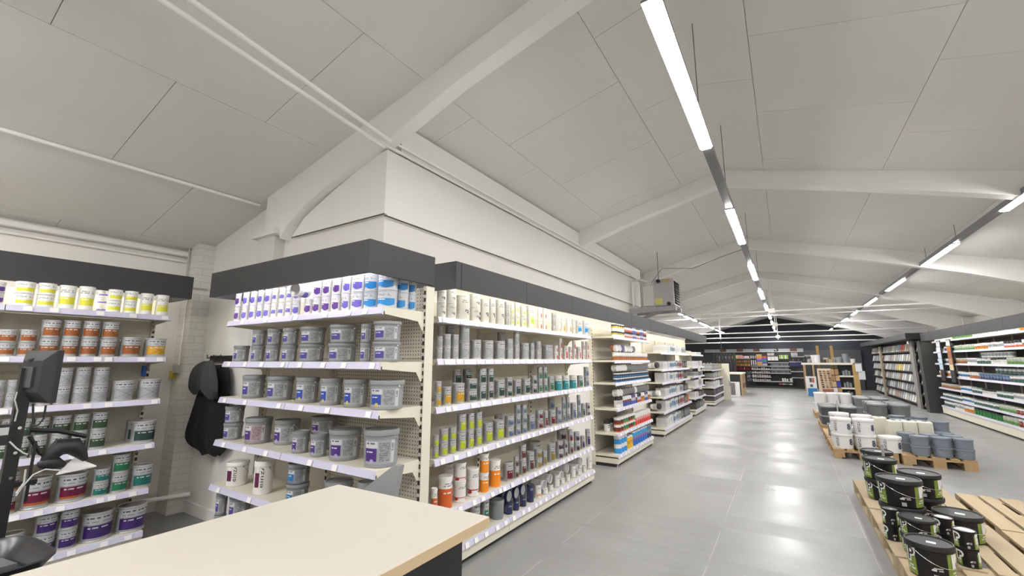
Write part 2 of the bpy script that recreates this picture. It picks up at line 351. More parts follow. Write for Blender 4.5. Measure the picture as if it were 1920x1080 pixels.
# ---------------------------------------------------------------- gondola shelving
def perforated():
    m = Mat('perforated cream panel', .5, 0, (.64, .60, .51), 'Object'); x, y, z = m.tc()
    a = (x * 40).frac() - .5; b = (z * 40).frac() - .5
    m.paint((a * a + b * b).lt(.045), (.16, .14, .11)); return m.done()
perf = perforated()
TAG = B(-.024, -.004, -.018, .024, 0, .018).mesh('price_ticket', tag_white)
def gondola(label, loc, rot, nb, bw, depth, zs, base_h, top, detail=2, backs=None, tags=6, post_w=.03, shelf_in=0, seed=1):
    """nb bays of bw; local x = along, y = from the shelf front (0) to the back; zs = shelf tops, top one first"""
    rn = random.Random(seed); t = thing('shelving_unit', label, 'shelving', loc, rot); w = bw * nb
    um = B(-post_w / 2, depth - .015, 0, post_w / 2, depth + .065, top).mesh('upright', cream)
    sl = MB()
    z = .25
    while z < top - .05: sl.box(-.010, depth - .0165, z, .010, depth - .0145, z + .028); z += .05
    slm = sl.mesh('slots', slot_dark)
    for k in range(nb + 1):
        u = link('upright', um, t, (k * bw, 0, 0))
        if detail >= 1:
            s_ = link('slots', slm, u); s_['kind'] = 'stuff'
    # back panels
    if detail >= 1:
        for k in range(nb):
            mat = (backs or {}).get(k, cream_dk)
            if mat is None: continue
            zz = [base_h, .45, .82, 1.19, 1.56, 1.92, top]
            for a, b in zip(zz[:-1], zz[1:]): B(k * bw + post_w / 2 + .002, depth + .01, a + .002, (k + 1) * bw - post_w / 2 - .002, depth + .025, b - .002).obj('back_panel', mat, t)
    elif backs != 'open':
        B(0, depth + .01, base_h, w, depth + .025, top).obj('back_panel', cream_dk if backs is None else backs, t)
    # shelves
    g = .003
    sm = MB().box(g, 0.006, -.028, bw - g, depth, 0).mesh('shelf', cream)
    rail = MB().prism([(.008, -.050), (-.012, -.044), (.0, -.002), (.008, 0)], 'x', g, bw - g).mesh('price_rail', lav)
    bk = MB().prism([(.02, -.028), (depth, -.028), (depth, -.13), (depth - .03, -.13), (depth - .07, -.07), (.02, -.045)], 'x', 0, .004).mesh('bracket', cream)
    for k in range(nb):
        for j, z in enumerate(list(zs) + [base_h]):
            s_ = link('shelf', sm, t, (k * bw, 0, z)); link('price_rail', rail, s_)
            if detail >= 2 and j < len(zs):
                link('bracket', bk, s_, (g, 0, 0)); link('bracket', bk, s_, (bw - g - .004, 0, 0))
            if detail >= 1 and tags:
                n = tags + rn.randint(-1, 1)
                for q in range(n):
                    o = link('price_ticket', TAG, s_, (bw * (q + .5 + rn.uniform(-.3, .3)) / n, -.010, -.024)); o.rotation_euler = (-.25, 0, 0)
        if detail >= 1 or k == 0:
            ww = bw if detail >= 1 else w
            B(k * bw + g, .004, .045, k * bw + ww - g, depth + .05, base_h - .05).obj('plinth', cream, t)
            B(k * bw + g, .05, 0.0, k * bw + ww - g, depth + .04, .045).obj('kick_shadow_gap', black_lam, t)  # black block stands in for the shadow gap under the plinth
    for k in ([0] if detail < 1 else [0, nb]):
        for yy in (.03, depth):
            MB().lathe([(.022, 0), (.022, .008), (.01, .012), (.01, .046)], 8, at=(k * bw + (.03 if k == 0 else -.03), yy, 0)).obj('foot', chrome, t)
    return t
ZA = [1.88, 1.56, 1.205, .835, .45]; ZAb = .165
ZL = [1.95, 1.58, 1.215, .845, .475]; ZLb = .135
ZBs = [1.88, 1.54, 1.25, .91, .57]; ZBb = .17
ZD = [1.92, 1.55, 1.21, .83, .47]
ZE = [1.72, 1.36, 1.09, .79, .49]
ZC = [2.10, 1.80, 1.47, 1.12, .78, .50]
gondola('cream shelving of paint tins by the brick pillar', (-4.72, -1.34, 0), R90, 3, 1.0, .38, ZL, ZLb, 2.12, 2, tags=6, seed=2)
gondola('cream shelving of grey buckets behind the counter', (-4.02, 1.82, 0), 0, 2, .965, .38, ZBs, ZBb, 2.06, 2, backs={0: cream_dk, 1: perf}, tags=3, seed=3)
gondola('long cream shelving of tins along the aisle', (-2.22, 2.47, 0), R90, 3, 1.02, .37, ZA, ZAb, 2.06, 2, tags=7, seed=4)
gondola('second cream aisle shelving of small tins', (-2.21, 6.45, 0), R90, 2, 1.0, .37, ZD, .165, 2.06, 1, tags=6, seed=5)
gondola('third cream aisle shelving under the heater', (-2.22, 9.42, 0), R90, 3, 1.03, .37, ZE, .165, 2.0, 0)
gondola('fourth low cream aisle shelving of boxes', (-2.27, 13.25, 0), R90, 2, 1.0, .37, ZE, .165, 1.85, 0)
gondola('fifth aisle shelving of dark boxes, short and low', (-2.18, 16.47, 0), R90, 3, .93, .40, [1.22, .93, .62, .36], .165, 1.45, 0, backs=black_lam)
gondola('cream shelving beside the wallpaper rack', (3.75, 17.7, 0), -R90, 8, 1.0, .45, ZC, .26, 2.11, 0, backs=mottled('dark back board', (.10, .095, .09), (.07, .07, .07), 3))
# ---------------------------------------------------------------- tins, buckets: unit meshes (radius 1, height 1), printed by UV materials
lid_metal = plain('tin lid metal', (.55, .55, .55), .3, .85)
lid_grey = plain('grey plastic lid', (.25, .26, .265), .45)
lid_white = plain('white plastic lid', (.8, .79, .77), .4)
lid_black = plain('black plastic lid', (.012, .012, .013), .5)
SEG = 20
def tin_mesh(mat, seg=SEG):
    return MB().lathe([(.0, 0), (.97, 0), (1, .012), (1, .03), (.972, .045), (.972, .925), (1, .942), (1, .985), (.965, 1.0), (.90, .985), (.88, .955)], seg).mesh('tin', mat)
tin_lid = MB().lathe([(.885, .958), (.80, .975), (.72, .955), (.0, .955)], SEG).mesh('lid', lid_metal)
tin_lid_w = MB().lathe([(1.015, .93), (1.02, .995), (.97, 1.005), (.88, 1.0), (.85, .985), (0, .985)], SEG).mesh('lid', lid_white)
def bucket_mesh(mat, seg=24):
    return MB().lathe([(0, 0), (.90, 0), (.92, .015), (.97, .80), (.99, .805), (.995, .83), (.965, .835), (.965, .97), (.9, .97)], seg).mesh('bucket', mat)
def bucket_lid(mat): return MB().lathe([(.99, .845), (1.02, .85), (1.025, .965), (1.0, 1.0), (.93, 1.0), (.90, .965), (0, .965)], 24).mesh('lid', mat)
b_lid = {'g': bucket_lid(lid_grey), 'w': bucket_lid(lid_white), 'k': bucket_lid(lid_black)}
def handle_mesh(zt, drop, r=1.03, wire=.009):
    pts = []
    for k in range(13):
        a = math.pi * k / 12; pts.append((-r * math.cos(a), -r * math.sin(a), zt - drop * math.sin(a)))
    m = MB().tube(pts, wire, 5)
    for sx in (-1, 1): m.lathe([(.07, -.03), (.07, .03), (0, .03)], 8, at=(sx * r * .985, 0, zt))
    return m.mesh('handle', chrome)
H_tin = handle_mesh(.80, .26, 1.0); H_buck = handle_mesh(.80, .40, 1.0)
EAR = MB().lathe([(.0, -.05), (.06, -.03), (.06, .03), (0, .05)], 8, at=(1.0, 0, .83)).mesh('handle_ear', chrome)

SILVER = (.36, .37, .38)
def silver(name, panel, lines=True, p=(.33, .70, .13, .56), base=SILVER, dark=(.06, .06, .065), acc=None, metal=.25):
    m = Mat(name, .38, metal, base)
    u, v, _ = m.tc()
    m.paint(m.rect(.30, .72, .60, .90) * .55, (.62, .63, .64))
    m.paint(m.text(.36, .50, .75, .835, 1, 12) + m.text(.53, .68, .75, .835, 1, 13), dark)
    m.paint(m.text(.36, .66, .62, .70, 1, 16) * .5, dark)
    if panel is not None: m.paint(m.rect(*p), panel); m.paint(m.text(p[0] + .05, p[1] - .1, .42, .50, 1, 14) * .8, (.75, .75, .74))
    if acc is not None: m.paint(m.rect(p[0], p[1], .13, .21), acc)
    if lines:
        a = ((u - .52) * 1.5 + (v - .35)).absv().lt(.008); b = ((u - .52) * 1.5 - (v - .35)).absv().lt(.008)
        c = ((u - .55) * 2.4 - (v - .2)).absv().lt(.008)
        m.paint((a.mx(b)).mx(c) * m.rect(.30, .74, .12, .60) * .8, dark)
    m.paint((m.text(.06, .27, .14, .85, 16, 26) + m.text(.76, .95, .14, .85, 16, 26)) * .45, dark)
    m.paint(v.lt(.05) + v.gt(.93), (.5, .5, .5)); return m.done()
def boxed(name, base, panel, p=(.30, .70, .10, .55), rough=.45, text=(.1, .1, .12), wave=True, top=None, metal=0):
    m = Mat(name, rough, metal, base); u, v, _ = m.tc()
    if top is not None: m.paint(v.gt(.62), top)
    m.paint(m.text(.33, .62, .66, .80, 2, 11) * .7, text)
    q = m.rect(*p)
    if wave: q = q * v.gt((u * 19).sin() * .06 + (p[2] + .08))
    m.paint(q, panel); m.paint(m.text(p[0] + .03, p[1] - .12, p[3] - .12, p[3] - .04, 1, 9) * .8, (.85, .85, .85))
    m.paint((m.text(.04, .26, .14, .85, 14, 24) + m.text(.76, .96, .14, .85, 14, 24)) * .4, text); return m.done()
def bucketmat(name, base, panel, side=(.34, .35, .36), acc=None, txt=(.10, .10, .11), x0=.46):
    m = Mat(name, .45, 0, base); u, v, _ = m.tc()
    m.paint(m.rect(x0 - .02, x0 + .29, .10, .74), side)
    m.paint(m.rect(x0 - .02, x0 + .12, .52, .70), (.58, .59, .60)); m.paint(m.text(x0, x0 + .09, .60, .67, 1, 6), txt)
    m.paint(m.rect(x0 - .02, x0 + .11, .17, .52), panel); m.paint(m.text(x0, x0 + .07, .38, .44, 1, 7), (.8, .8, .85))
    m.paint(m.text(x0 + .135, x0 + .235, .16, .66, 11, 14) * .75, txt)
    m.paint(m.rect(x0 + .25, x0 + .29, .12, .72) * .7, (.62, .63, .64)); m.paint(m.text(x0 + .255, x0 + .28, .42, .64, 5, 2), txt)
    if acc is not None:
        m.paint(((u - (x0 + .06)) * (u - (x0 + .06)) * 9 + (v - .17) * (v - .17)).lt(.004), acc)
    return m.done()
ST = {}   # style -> (mesh, lid mesh, description, name)
def style(key, mat, desc, kind='tin', lid=None, name=None):
    me = tin_mesh(mat) if kind == 'tin' else bucket_mesh(mat)
    ST[key] = (me, lid or (tin_lid if kind == 'tin' else b_lid['g']), desc, name or ('paint_tin' if kind == 'tin' else 'paint_bucket'))
for k, (c, n) in dict(or_=((.42, .13, .03), 'orange'), yo=((.62, .34, .02), 'amber'), gr=((.05, .095, .05), 'moss green'), dg=((.03, .075, .065), 'dark green'),
        tl=((.02, .21, .18), 'teal'), em=((.03, .23, .11), 'emerald'), mg=((.20, .01, .06), 'magenta'), pu=((.07, .03, .20), 'purple'), lm=((.50, .58, .02), 'lime'),
        bl=((.14, .20, .34), 'pale blue'), cr=((.22, .015, .04), 'crimson'), br=((.16, .055, .045), 'brown'), pl=((.085, .03, .07), 'plum'), gn=((.06, .20, .09), 'green'), oc=((.36, .25, .04), 'ochre')).items():
    c = tuple(q * .78 for q in c) if k not in ('lm', 'yo') else c
    style(k, silver('tin ' + n, c, acc=(.45, .12, .03) if k == 'mg' else None), f'silver tin, {n.replace(" ", "-")} panel')
style('di', silver('tin silver lines', None, p=(.3, .7, .1, .6)), 'silver tin, line drawing')
style('wy', boxed('tin white yellow', (.80, .80, .76), (.72, .68, .04), wave=False, p=(.34, .68, .18, .50)), 'white tin with yellow panel')
style('wp', boxed('tin white purple', (.66, .66, .68), (.11, .035, .24)), 'white tin with purple panel')
style('wv', boxed('tin white violet', (.68, .68, .70), (.15, .12, .50)), 'white tin with violet panel')
style('wz', boxed('tin white violet yellow', (.70, .70, .68), (.17, .14, .48), p=(.3, .7, .26, .52), wave=False), 'white tin, slim violet panel')
style('wb', boxed('tin grey blue', (.50, .52, .54), (.02, .22, .55)), 'grey tin with bright blue panel')
style('wg', boxed('tin white grey blob', (.50, .50, .48), (.08, .09, .12), p=(.42, .62, .2, .42)), 'white tin with dark round mark')
style('wl', boxed('tin white lime', (.58, .59, .54), (.42, .58, .04), p=(.36, .74, .1, .5)), 'white tin with leaf green panel')
style('wr', boxed('tin white red', (.72, .70, .67), (.52, .03, .03), p=(.42, .72, .1, .5), wave=False), 'white tin with red panel')
style('wo', boxed('tin white orange', (.76, .75, .72), (.58, .22, .03), p=(.4, .7, .1, .45), wave=False), 'white tin with orange panel')
style('rd', boxed('tin red', (.60, .58, .56), (.40, .02, .025), p=(.40, .80, .08, .60), wave=False), 'silver tin with red panel')
style('te', boxed('tin teal white top', (.03, .27, .30), (.03, .27, .30), top=(.72, .72, .70), wave=False), 'teal tin with white top')
style('og', boxed('tin bright orange', (.85, .27, .015), (.85, .27, .015), top=(.82, .80, .76), wave=False), 'bright orange tin with white top', lid=tin_lid_w)
style('ao', boxed('tin red orange', (.62, .12, .025), (.62, .12, .025), top=(.80, .78, .74), wave=False), 'red-orange tin with white top', lid=tin_lid_w)
style('wd', boxed('tin white red drips', (.74, .72, .69), (.42, .03, .03), p=(.0, 1, .08, .26), wave=True), 'white tin with red drip border', lid=tin_lid_w)
style('nv', boxed('tin navy', (.022, .032, .10), (.10, .02, .05), p=(.52, .62, .5, .75), text=(.6, .6, .65), wave=False), 'navy blue tin with silver rim')
style('ww', boxed('tin white plain', (.74, .74, .73), (.10, .10, .22), p=(.30, .72, .05, .10), wave=False), 'white tin with navy foot band')
style('wi', boxed('tin white orange foot', (.74, .74, .73), (.75, .22, .03), p=(.30, .78, .05, .33), wave=True), 'white tin with orange foot')
style('bk', bucketmat('bucket grey purple', (.255, .263, .27), (.075, .06, .28), acc=None), 'grey plastic bucket with purple label', 'bucket')
style('ba', bucketmat('bucket grey blue', (.285, .293, .30), (.03, .07, .36), acc=(.6, .5, .1)), 'grey plastic bucket with blue label', 'bucket')
style('bp', bucketmat('bucket grey plum', (.27, .278, .285), (.075, .03, .20), acc=(.4, .38, .6)), 'grey plastic bucket with plum label', 'bucket')
style('br_', bucketmat('bucket grey pink', (.27, .27, .278), (.09, .04, .22), side=(.40, .29, .31)), 'grey plastic bucket with pinkish label', 'bucket')
style('bb', bucketmat('bucket grey sky', (.17, .19, .21), (.02, .18, .42), side=(.24, .26, .28)), 'dark grey bucket with sky label', 'bucket')
style('bn', plain('bucket plain slate', (.22, .24, .26), .4), 'plain slate grey bucket', 'bucket')
style('we', boxed('bucket white', (.78, .75, .72), (.12, .012, .06), p=(.49, .585, .22, .66), wave=False, text=(.55, .53, .5)), 'white bucket with wine red label', 'bucket', lid=b_lid['w'])

# raised lettering wrapped on a unit cylinder of real size r x h
def lettering(text, r, h, size, u0, v0, mat, turn=0, rr=1.004, bold=0.0):
    cu = bpy.data.curves.new('t', 'FONT'); cu.body = text; cu.size = size; cu.offset = bold; cu.resolution_u = 2
    ob = bpy.data.objects.new('t', cu); COL.objects.link(ob); bpy.context.view_layer.update()
    me = bpy.data.meshes.new_from_object(ob.evaluated_get(bpy.context.evaluated_depsgraph_get())); bpy.data.objects.remove(ob)
    bm = bmesh.new(); bm.from_mesh(me); bmesh.ops.triangulate(bm, faces=bm.faces)
    for k in range(3): bmesh.ops.subdivide_edges(bm, edges=[e for e in bm.edges if e.calc_length() > r * .35], cuts=1)
    for w in bm.verts:
        x, y = (w.co.x, w.co.y) if not turn else (-w.co.y, w.co.x)
        a = -math.pi / 2 + (u0 - .5) * 2 * math.pi + x / r
        w.co = (rr * math.cos(a), rr * math.sin(a), v0 + y / h)
    bm.to_mesh(me); bm.free(); me.materials.clear(); me.materials.append(mat); return me
ink = plain('black print', (.03, .03, .035), .5); ink_w = plain('white print', (.82, .82, .80), .5)
L_bucket = lettering('einzA', .10, .19, .062, .66, .20, ink, turn=1, rr=.975)
L_tin = lettering('einzA', .075, .16, .045, .52, .72, ink, rr=.982)
L_aqua = lettering('Aqua', .085, .17, .032, .50, .44, ink_w, rr=.982)
L_grund = lettering('GRUND', .085, .17, .045, .40, .08, plain('dark orange print', (.40, .06, .015), .5), rr=.982)

COUNT = {}
def put(key, p, r, h, rotz, where, order, pos='', group=None, lab=None, tilt=None, extra=True):
    me, lid, desc, name = ST[key]
    o = link(name, me, None, p, rotz, (r, r, h))
    lbl = lab or f'{desc}, {where}, {pos + " " if pos else ""}{order}'
    tag(o, lbl, 'paint bucket' if name == 'paint_bucket' else 'paint tin', group)
    if tilt is not None: o.rotation_euler = tilt
    link('lid', lid, o)
    if extra:
        if name == 'paint_bucket': link('handle', H_buck, o, rotz=math.pi)
        elif r > .066 and key not in ('og', 'ao', 'wd', 'ww', 'nv'): link('handle_ear', EAR, o); link('handle_ear', EAR, o, rotz=math.pi)
        if key == 'we': link('lettering', L_bucket, o)
        if key in ('og', 'ao', 'wd'): link('lettering', L_tin, o)
        if key == 'ao' and r > .07: link('lettering', L_aqua, o); link('lettering', L_grund, o)
    return o
SHELF = ['top shelf', 'second shelf', 'third shelf', 'fourth shelf', 'fifth shelf', 'bottom shelf']
def solve(u0, u1, vtop, plane, val, z):
    """a round thing seen between u0 and u1 whose front touches the plane x=val or y=val, standing at height z"""
    uc = (u0 + u1) / 2; v = 680
    on = on_x if plane == 'x' else on_y
    for _ in range(6):
        q = on(uc, v, val); v = seen((q.x, q.y, z))[1]
    vm = (v + vtop) / 2
    th = [math.atan2(-d.x, d.y) for d in (sight(u0, vm), sight(u1, vm))]
    al = abs(th[0] - th[1]) / 2; t = sum(th) / 2
    if plane == 'x': r = val / (1 - math.sin(t) / math.sin(al)) if val < 0 else 0
    else: r = val / (math.cos(t) / math.sin(al) - 1)
    d = r / math.sin(al); c = Vector((-d * math.sin(t), d * math.cos(t), z))
    front = c + Vector((r, 0, 0)) * (plane == 'x') + Vector((0, -r, 0)) * (plane == 'y')
    # height: the top rim at the near side seen at vtop
    lo, hi = .02, 1.0
    near = c - Vector((c.x, c.y, 0)).normalized() * r
    for _ in range(30):
        mid = (lo + hi) / 2
        if seen((near.x, near.y, z + mid))[1] > vtop: lo = mid
        else: hi = mid
    return c, r, lo
def shelf_row(rows, plane, val, zlist, zb, rot, unit, end, ox=0, oy=0, sc=1.0, inset=.02, group=None):
    """rows: {shelf index: [(style, x0, x1, ytop, n), ...]} measured in a zoomed view (offset ox, oy; scale sc)"""
    for si, items in rows.items():
        z = zlist[si] if si < len(zlist) else zb; n_done = 0
        for it in items:
            key, x0, x1, yt, n = it[:5]; back = it[5] if len(it) > 5 else 0
            vv = val - (inset + back) if plane == 'x' else val + inset + back
            c, r, h = solve(ox + x0 / sc, ox + x1 / sc, oy + yt / sc, plane, vv, z)
            if si > 0: h = min(h, zlist[si - 1] - .036 - z)
            n_done += 1; hh = h / n
            for q in range(n):
                pos = '' if n == 1 else ('lower', 'upper')[q] if n == 2 else ('lowest', 'middle', 'topmost')[min(q, 2)]
                if back: pos = 'rear'if n == 1 else pos
                put(key, (c.x, c.y, z + q * hh + .0015 * (q + 1)), r * .985, hh - .001, rot + random.uniform(-.12, .12), f'{SHELF[si]} {unit}', f'{ordinal(n_done)} from {end}', pos, group)
# shelves by the brick pillar
LROWS = {
 0: [('wp', -22, 10, 528, 2), ('wy', 25, 66, 528, 2), ('wy', 68, 105, 531, 2), ('wy', 108, 143, 535, 1), ('wy', 145, 178, 537, 1), ('wy', 200, 229, 543, 2), ('wy', 231, 258, 546, 2), ('wy', 261, 287, 550, 1), ('wy', 290, 316, 553, 1), ('wz', 181, 202, 545, 3, .16)],
 1: [('or_', -8, 30, 618, 2), ('or_', 32, 68, 618, 2), ('or_', 72, 112, 600, 2), ('or_', 114, 149, 601, 2), ('or_', 150, 185, 602, 2), ('or_', 186, 221, 604, 2), ('or_', 223, 264, 632, 1), ('yo', 268, 311, 634, 1)],
 2: [('di', -20, 8, 714, 2), ('di', 10, 33, 713, 2), ('di', 36, 66, 690, 2), ('di', 69, 100, 690, 2), ('di', 103, 134, 690, 2), ('di', 136, 168, 689, 2), ('di', 170, 204, 689, 2), ('di', 206, 251, 714, 1), ('di', 256, 300, 711, 1)],
 3: [('gr', -5, 27, 786, 2), ('gr', 28, 57, 786, 2), ('gr', 59, 89, 784, 2), ('gr', 92, 130, 780, 2), ('gr', 133, 164, 777, 2), ('gr', 166, 200, 773, 2), ('dg', 244, 291, 790, 1), ('dg', 234, 268, 788, 1, .17)],
 4: [('mg', -6, 33, 887, 2), ('mg', 38, 95, 897, 1), ('mg', 104, 162, 890, 1), ('tl', 172, 204, 880, 2), ('em', 206, 241, 853, 2), ('tl', 243, 285, 873, 1)],
 5: [('pu', -10, 42, 1003, 1), ('pu', 60, 104, 967, 2), ('pu', 106, 145, 958, 2), ('pu', 148, 210, 962, 1), ('pu', 215, 273, 950, 1)]}
shelf_row(LROWS, 'x', -4.72, ZL, ZLb, R90, 'by brick pillar', 'till', group='paint tins by the brick pillar')
# bucket shelves behind the counter
BROWS = {
 0: [('wp', 440, 452, 548, 2), ('wv', 454, 467, 547, 2), ('wv', 468, 482, 546, 2), ('wv', 482, 495, 544, 2), ('wv', 495, 509, 543, 2), ('wz', 509, 521, 541, 2), ('wz', 522, 536, 540, 2), ('wz', 536, 549, 538, 2), ('wv', 549, 565, 536, 2),
     ('wp', 570, 587, 560, 1), ('wp', 587, 604, 526, 2), ('wp', 604, 622, 524, 2), ('wp', 623, 641, 521, 2), ('wv', 642, 659, 518, 2), ('wv', 660, 686, 514, 2)],
 1: [('bk', 437, 468, 648, 1), ('bk', 471, 498, 619, 2), ('bk', 499, 527, 617, 2), ('bk', 528, 559, 616, 2), ('bk', 561, 610, 613, 2), ('bk', 616, 670, 609, 2), ('bk', 675, 697, 608, 2), ('bk', 699, 752, 602, 2)],
 2: [('bk', 453, 497, 704, 1), ('bk', 499, 551, 706, 1), ('ba', 553, 598, 708, 1), ('ba', 599, 642, 710, 1), ('ba', 643, 690, 712, 1), ('ba', 692, 758, 714, 1)],
 3: [('bk', 419, 457, 763, 2), ('br_', 457, 510, 785, 1), ('bp', 512, 562, 789, 1, .10), ('bp', 546, 580, 810, 1), ('bp', 581, 614, 815, 1), ('bp', 581, 632, 783, 2, .14), ('bp', 615, 677, 808, 1), ('bp', 680, 748, 808, 1)],
 4: [('we', 422, 466, 868, 1), ('we', 474, 513, 866, 1), ('bb', 536, 580, 872, 2), ('bb', 606, 660, 906, 1), ('bb', 668, 700, 906, 1)],
 5: [('bk', 401, 424, 925, 2), ('bk', 425, 468, 930, 2), ('bk', 470, 500, 940, 1)]}
shelf_row(BROWS, 'y', 1.82, ZBs, ZBb, .12, 'behind counter', 'coat end', group='paint buckets behind the counter')
for i, (x, y, r) in enumerate(((-2.305, 1.905, .050), (-2.185, 1.935, .064), (-2.18, 2.055, .048), (-2.175, 2.14, .036))):
    for q in range(2): put('wb', (x, y, ZBs[0] + .0015 + q * .118), r, .117, random.uniform(.1, .5), 'top shelf behind counter', f'{ordinal(i + 1)} from corner', ('lower', 'upper')[q], 'blue tins on the corner of top shelf')
o = put('wv', (-2.985, 1.865, ZBs[0] + .175), .05, .105, 0, '', '', lab='white tin lying on its side on top of violet tins', tilt=(math.pi / 2, 0, .2))
# the long aisle unit
AG = 'paint tins on the long aisle unit'
AR1 = {
 0: [('wg', 75, 142, 245, 2), ('wg', 146, 216, 245, 2), ('wg', 221, 318, 290, 1), ('wg', 322, 398, 285, 2), ('wg', 402, 466, 320, 1), ('wg', 468, 514, 320, 1), ('wg', 516, 580, 325, 1), ('di', 583, 624, 345, 3), ('wl', 626, 655, 365, 2), ('wl', 657, 692, 345, 2), ('wl', 700, 745, 375, 2), ('wl', 748, 805, 372, 1),
     ('wr', 830, 866, 390, 2), ('wr', 869, 900, 395, 2), ('di', 935, 975, 425, 3), ('wo', 980, 1003, 455, 2), ('wo', 1006, 1036, 455, 1), ('wo', 1044, 1086, 462, 1), ('wg', 1088, 1112, 470, 2), ('wb', 1115, 1165, 480, 1), ('wb', 1168, 1212, 482, 1)],
 1: [('di', 70, 119, 605, 2), ('di', 121, 180, 587, 2), ('di', 183, 239, 590, 2), ('di', 242, 322, 517, 2), ('di', 326, 407, 627, 1), ('di', 411, 500, 632, 1), ('di', 503, 587, 637, 1), ('di', 590, 648, 622, 2), ('di', 650, 695, 565, 2), ('di', 699, 768, 652, 1), ('di', 770, 807, 655, 2), ('di', 809, 859, 640, 2), ('di', 862, 945, 666, 1),
     ('rd', 950, 986, 672, 2), ('rd', 988, 1017, 618, 2), ('rd', 1020, 1060, 674, 1), ('rd', 1063, 1090, 682, 2), ('rd', 1091, 1119, 632, 2), ('rd', 1121, 1159, 682, 1), ('rd', 1161, 1187, 642, 2), ('rd', 1189, 1216, 642, 2),
     ('di', 76, 130, 527, 3, .16), ('di', 136, 210, 522, 2, .17), ('di', 528, 590, 568, 2, .15)]}
shelf_row(AR1, 'x', -2.22, ZA, ZAb, R90, 'of long unit', 'counter end', 800, 480, 4, group=AG)
AR2 = {
 2: [('yo', 58, 110, 143, 2), ('yo', 114, 186, 182, 1), ('yo', 189, 285, 155, 1), ('dg', 290, 379, 122, 2), ('dg', 382, 447, 45, 2), ('dg', 450, 502, 46, 2), ('dg', 506, 585, 132, 1), ('dg', 588, 642, 112, 2), ('dg', 644, 707, 127, 1), ('dg', 709, 777, 120, 1), ('dg', 780, 828, 100, 2), ('em', 830, 867, 36, 2), ('em', 869, 905, 36, 2), ('gn', 907, 955, 105, 1), ('te', 957, 1013, 97, 1), ('te', 1016, 1066, 97, 1), ('te', 1069, 1123, 94, 1), ('em', 1126, 1174, 97, 1), ('bl', 1177, 1218, 33, 2),
     ('dg', 190, 262, 47, 2, .17), ('dg', 268, 340, 47, 2, .17)],
 3: [('lm', 45, 90, 547, 2), ('lm', 92, 160, 497, 2), ('lm', 162, 222, 487, 2), ('lm', 225, 295, 388, 2), ('lm', 298, 355, 382, 2), ('lm', 358, 415, 373, 2), ('lm', 419, 495, 453, 1), ('lm', 498, 580, 433, 1), ('bl', 583, 655, 400, 2), ('bl', 657, 704, 318, 3), ('bl', 706, 751, 318, 3), ('bl', 754, 812, 388, 1), ('cr', 816, 873, 357, 2), ('cr', 876, 911, 362, 1), ('cr', 913, 965, 358, 1), ('bl', 967, 1011, 332, 2), ('bl', 1013, 1041, 265, 2), ('bl', 1043, 1075, 262, 2), ('bl', 1077, 1123, 302, 1), ('bl', 1126, 1155, 244, 2), ('dg', 1157, 1189, 306, 1), ('dg', 1191, 1226, 303, 2),
     ('bl', 505, 572, 392, 1, .17), ('bl', 905, 962, 266, 2, .17)],
 4: [('ao', 32, 80, 947, 1), ('ao', 83, 194, 862, 1), ('wd', 201, 296, 758, 2), ('wd', 299, 392, 800, 1), ('og', 396, 466, 687, 2), ('og', 469, 555, 738, 1), ('cr', 568, 650, 752, 1), ('br', 652, 691, 707, 2), ('br', 693, 747, 618, 2), ('br', 749, 806, 672, 1), ('oc', 810, 864, 648, 2), ('oc', 866, 902, 663, 1), ('oc', 904, 963, 608, 1), ('pl', 966, 1024, 592, 2), ('pl', 1026, 1055, 585, 2), ('cr', 1058, 1099, 508, 2), ('pl', 1101, 1149, 523, 2), ('pu', 1151, 1187, 552, 1), ('pu', 1189, 1228, 500, 1),
     ('wd', 122, 200, 768, 2, .19), ('cr', 757, 860, 600, 1, .17), ('pl', 975, 1050, 508, 2, .17)]}
shelf_row(AR2, 'x', -2.22, ZA, ZAb, R90, 'of long unit', 'counter end', 800, 680, 4, group=AG)
AR3 = {5: [('tl', 240, 322, 520, 1), ('tl', 325, 388, 490, 1), ('bn', 396, 500, 520, 1), ('nv', 502, 565, 540, 1), ('nv', 568, 614, 510, 1), ('nv', 619, 667, 488, 1), ('nv', 670, 724, 400, 1), ('wi', 727, 780, 400, 1), ('ww', 784, 828, 420, 1), ('ww', 831, 870, 400, 1), ('ww', 873, 918, 325, 1), ('ww', 921, 957, 345, 1), ('ww', 959, 996, 320, 1), ('ww', 999, 1038, 258, 1), ('ww', 1041, 1083, 280, 1), ('ww', 1086, 1117, 255, 1), ('ww', 1120, 1160, 198, 1)]}
shelf_row(AR3, 'x', -2.22, ZA, ZAb, R90, 'of long unit', 'counter end', 820, 810, 4, group=AG)
# tins lying on their sides on the bottom shelf row
for i, (key, u0, u1, vc, nm) in enumerate((('nv', 515, 570, 483, 'navy'), ('nv', 575, 620, 458, 'navy'), ('nv', 625, 668, 435, 'navy'), ('ww', 785, 825, 398, 'white'), ('ww', 828, 868, 350, 'white'), ('ww', 918, 952, 328, 'white'), ('ww', 955, 995, 272, 'white'), ('ww', 1040, 1080, 272, 'white'), ('ww', 1060, 1100, 222, 'white'))):
    q = on_x(820 + (u0 + u1) / 8, 810 + vc / 4, -2.26); r = .052 if nm == 'navy' else .047
    o = put(key, (q.x - .16, q.y, q.z), r, .16, 0, '', '', lab=f'{nm} tin lying on its side, bottom of long aisle unit, {ordinal(i + 1)} along', tilt=(0, math.pi / 2, 0), group=AG, extra=False)
